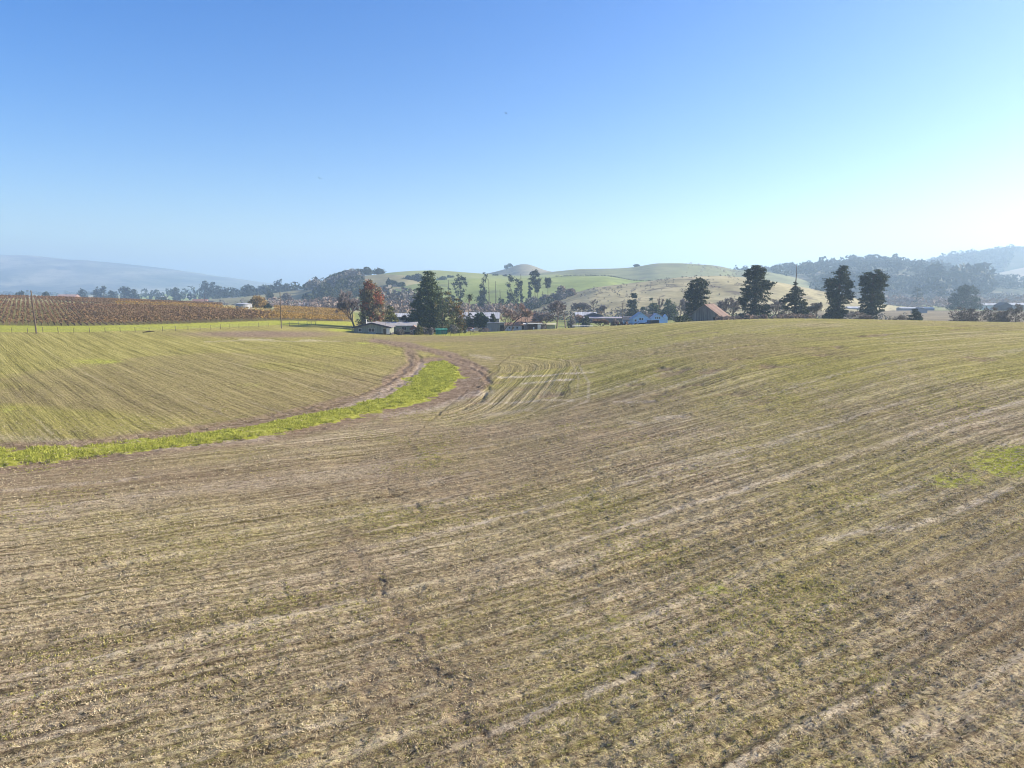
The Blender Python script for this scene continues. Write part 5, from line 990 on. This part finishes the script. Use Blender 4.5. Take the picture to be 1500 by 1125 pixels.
def car(px, Y, rz, paint, label, name='parked_car', cat='car', L=4.4, W=1.8, hh=1.45, van=False, s=1.0, dz=0):
    x, y, z = at(px, Y); t = empty(name, (x, y, z+dz), rz, label=label, cat=cat); a, w_ = L/2, W/2
    prof = [(-a,.35),(-a,.8),(-a*.85,.95),(-a*.5,1.0),(-a*.28,hh),(a*.45,hh),(a*.75,.98),(a,.9),(a,.35)] if not van else [(-a,.35),(-a,.9),(-a*.8,1.1),(-a*.62,hh),(a*.96,hh),(a,1.6),(a,.35)]
    n = len(prof); V = [(p, -w_, q) for p, q in prof]+[(p, w_, q) for p, q in prof]; Fc = [tuple(range(n)), tuple(range(2*n-1, n-1, -1))]+[(i, i+n, (i+1) % n+n, (i+1) % n) for i in range(n)]
    b = mk('body', V, Fc, paint, t); b.data.validate()
    g = MB(); 
    g.box(-a*.3 if not van else -a*.6, a*.5 if not van else a*.1, -w_-.02, -w_+.01, hh-.42, hh-.1); g.box(-a*.3 if not van else -a*.6, a*.5 if not van else a*.1, w_-.01, w_+.02, hh-.42, hh-.1); g.build('side_window', GLASS, t)
    for sx in (-a*.62, a*.62):
        for sy in (-w_+.05, w_-.05): wheel(t, sx, sy, 0.33, 0.33)
    for sy in (-w_*.7, w_*.7): MB().box(-a-.02, -a+.02, sy-.15, sy+.15, .62, .78).build('headlight', WHITE, t)
    return t
PAINT_D = simple('dark_paint', (0.03, 0.035, 0.045), (0.02, 0.024, 0.03), 1, 0.3, spec=0.5); PAINT_W = simple('white_car_paint', (0.66, 0.66, 0.66), (0.6, 0.6, 0.6), 1, 0.35, spec=0.5); PAINT_S = simple('silver_paint', (0.4, 0.41, 0.43), (0.36, 0.37, 0.39), 1, 0.35, spec=0.5)
car(956, 262, 0.5, PAINT_D, 'dark van parked in front of the light blue house', 'parked_van', 'van', 5.0, 1.9, 2.2, True)
car(940, 266, 0.1, PAINT_D, 'low dark trailer box left beside the row of rusty implements', 'parked_trailer', 'trailer', 3.4, 1.8, 1.4, True)
car(710, 272, 0.1, PAINT_D, 'dark pickup parked beside the grey corrugated shed', 'parked_pickup', 'pickup', 5.0, 1.9, 1.7)
car(714, 280, 0.0, PAINT_W, 'white car parked behind the dark pickup', 'parked_car', 'car')
car(697, 276, 0.3, PAINT_S, 'silver car among the clutter below the white gabled hut', 'parked_car', 'car')
car(688, 282, -0.2, simple('rose_paint', (0.42,0.28,0.28)), 'pinkish car parked below the dark low bush', 'parked_car', 'car')
car(676, 268, 0.2, PAINT_W, 'white car behind the orange brown evergreen', 'parked_car', 'car')
def bird(px, py, Y, label, rz):
    x, z = ray(px, py, Y); t = MB(); b = t.tube([(-0.22,0,0),(-0.1,0,.02),(0.08,0,.02),(0.2,0,0)], [0.02,0.06,0.055,0.015], 6)
    for sg in (-1, 1): t.add([(-0.08,sg*.04,.03),(0.09,sg*.04,.03),(0.06,sg*.36,.16),(-0.03,sg*.36,.16),(-0.02,sg*.66,.06)], [(0,1,2,3),(3,2,4)] if sg > 0 else [(3,2,1,0),(4,2,3)])
    o = t.build('bird', simple('bird_feathers', (0.06,0.055,0.05))); o.location = (float(x), Y, float(z)); o.rotation_euler = (0.3, 0.2, rz); tag(o, label, 'bird')
bird(741, 166, 150, 'tiny dark bird gliding high above the knob hill', 0.6); bird(468, 261, 190, 'faint tiny bird lower in the sky over the oak ridge', 2.2)
# scrap heap and troughs at the fence
x0, y0 = hit(216, 487.5); t = empty('scrap_heap', (x0, y0, float(surf_z(np.array([x0]), np.array([y0]))[0])), 0, label='small heap of old posts lying against the wire fence', cat='scrap heap')
for i in range(6): MB().tube([(-1.2+0.3*i,-0.3,0.1+0.06*i),(0.7+0.25*i,0.25,0.25+0.03*i)], 0.09, 5).build('post', FPOST, t)
x0, y0 = at(857, 262)[:2]; t = empty('flatbed_trailer', (x0, y0, float(ground_z(x0, y0))), 0, label='low white flatbed trailer under the leafless oak', cat='trailer')
MB().box(-4.6, 3.0, -1, 1, 0.55, 0.75).build('bed', WHITE, t); wheel(t, -0.6, -0.9, 0.35, 0.35); wheel(t, 0.4, -0.9, 0.35, 0.35); MB().tube([(3.0,0,0.6),(4.4,0,0.5)], 0.06, 5).build('drawbar', RUSTM, t)

# ------------------------------------------------------------------ tufts and clods on the near field
def scatter(n, r0, r1, power=1.0, amax=38):
    rr = r0*(r1/r0)**rng.random(n) if power == 0 else (r0**power+(r1**power-r0**power)*rng.random(n))**(1/power)
    a = np.radians(rng.uniform(-amax, amax, n)); return rr*np.sin(a), rr*np.cos(a)
def blades(x, y, z, nb, h, wd, lean=0.6):
    n = len(x); X = np.repeat(x, nb)+rng.normal(size=n*nb)*0.05; Y = np.repeat(y, nb)+rng.normal(size=n*nb)*0.05; Z = np.repeat(z, nb); Hh = np.repeat(h, nb)*(0.5+rng.random(n*nb))
    a = rng.random(n*nb)*2*math.pi; l = rng.random(n*nb)*lean*Hh*1.6; b = rng.random(n*nb)*2*math.pi; W = np.repeat(wd, nb) if hasattr(wd, '__len__') else wd
    V = np.stack([np.stack([X-np.cos(b)*W, Y-np.sin(b)*W, Z-0.02], 1), np.stack([X+np.cos(b)*W, Y+np.sin(b)*W, Z-0.02], 1), np.stack([X+np.cos(a)*l, Y+np.sin(a)*l, Z+Hh], 1)], 1).reshape(-1, 3)
    return V, np.arange(3*n*nb).reshape(-1, 3)
x, y = scatter(230000, 19, 105, 0.5); px, py = proj(x, y, ground_z(x, y)); u, v, lf, cc = row_coords(x, y, px, py)
dens = 0.30*fbm(x/2.5, y/2.5, 3)+0.25*fbm(u/10, v/0.62, 2)+0.20*rng.random(len(x))+0.25*(0.5+0.5*np.cos((v/0.72+0.3)*2*math.pi)); k = (dens > 0.47) & (rng.random(len(x)) < sstep(115, 60, np.hypot(x, y))); x, y = x[k], y[k]
z = surf_z(x, y); g = fbm(x/7+80, y/7, 3)+rng.normal(size=len(x))*0.10; r = np.hypot(x, y)
STRAW = leafmat('straw_stubble', (0.26, 0.215, 0.13), (0.62, 0.54, 0.37), 0.25); SPROUT = leafmat('young_grass', (0.17, 0.165, 0.05), (0.54, 0.51, 0.18), 0.4)
k = g < 0.66
V, Fq = blades(x[k], y[k], z[k], 3, 0.03+0.04*rng.random(k.sum()), 0.013+r[k]*0.0004, 1.4); tag(mk('straw_stubble', V, Fq, STRAW), kind='stuff')
V, Fq = blades(x[~k], y[~k], z[~k], 4, 0.035+0.045*rng.random((~k).sum()), 0.012+r[~k]*0.0004, 1.0); tag(mk('young_grass', V, Fq, SPROUT), kind='stuff')
x, y = scatter(30000, 19, 60, 0.6); z = surf_z(x, y); n = len(x); s = 0.015+0.035*rng.random(n)**2.5
D = np.array([(1,0,0),(-.5,.86,0),(-.5,-.86,0),(0.1,0,.8)]); V = np.stack([x, y, z], 1)[:, None, :]+D[None]*(s[:, None]*(0.7+0.6*rng.random((n, 4))))[:, :, None]; b_ = np.arange(n)*4
Fq = np.concatenate([np.stack([b_, b_+1, b_+3], 1), np.stack([b_+1, b_+2, b_+3], 1), np.stack([b_+2, b_, b_+3], 1)]); tag(mk('soil_clods', V.reshape(-1, 3), Fq, simple('clod_soil', (0.30, 0.24, 0.165), (0.13, 0.10, 0.07), 2)), kind='stuff')
# lush grass on the island strip
n = 110000; lo, hi = ISLAND.min(0), ISLAND.max(0); lo[0] = max(lo[0], -75); x = rng.uniform(lo[0], hi[0], n); y = rng.uniform(lo[1], hi[1], n); px, py = proj(x, y, ground_z(x, y)); k = inside(px, py, ISLAND_PX); x, y = x[k], y[k]
k = fbm(x/1.3, y/1.3, 3) > 0.40; x, y = x[k], y[k]; z = surf_z(x, y)
V, Fq = blades(x, y, z, 4, 0.12+0.16*rng.random(len(x)), 0.035, 0.7); tag(mk('strip_grass', V, Fq, leafmat('lush_grass', (0.17, 0.19, 0.025), (0.50, 0.52, 0.12), 0.35)), kind='stuff')
print('rows', rows_done, 'objects', len(bpy.data.objects), 'tris', sum(len(m.polygons) for m in bpy.data.meshes))
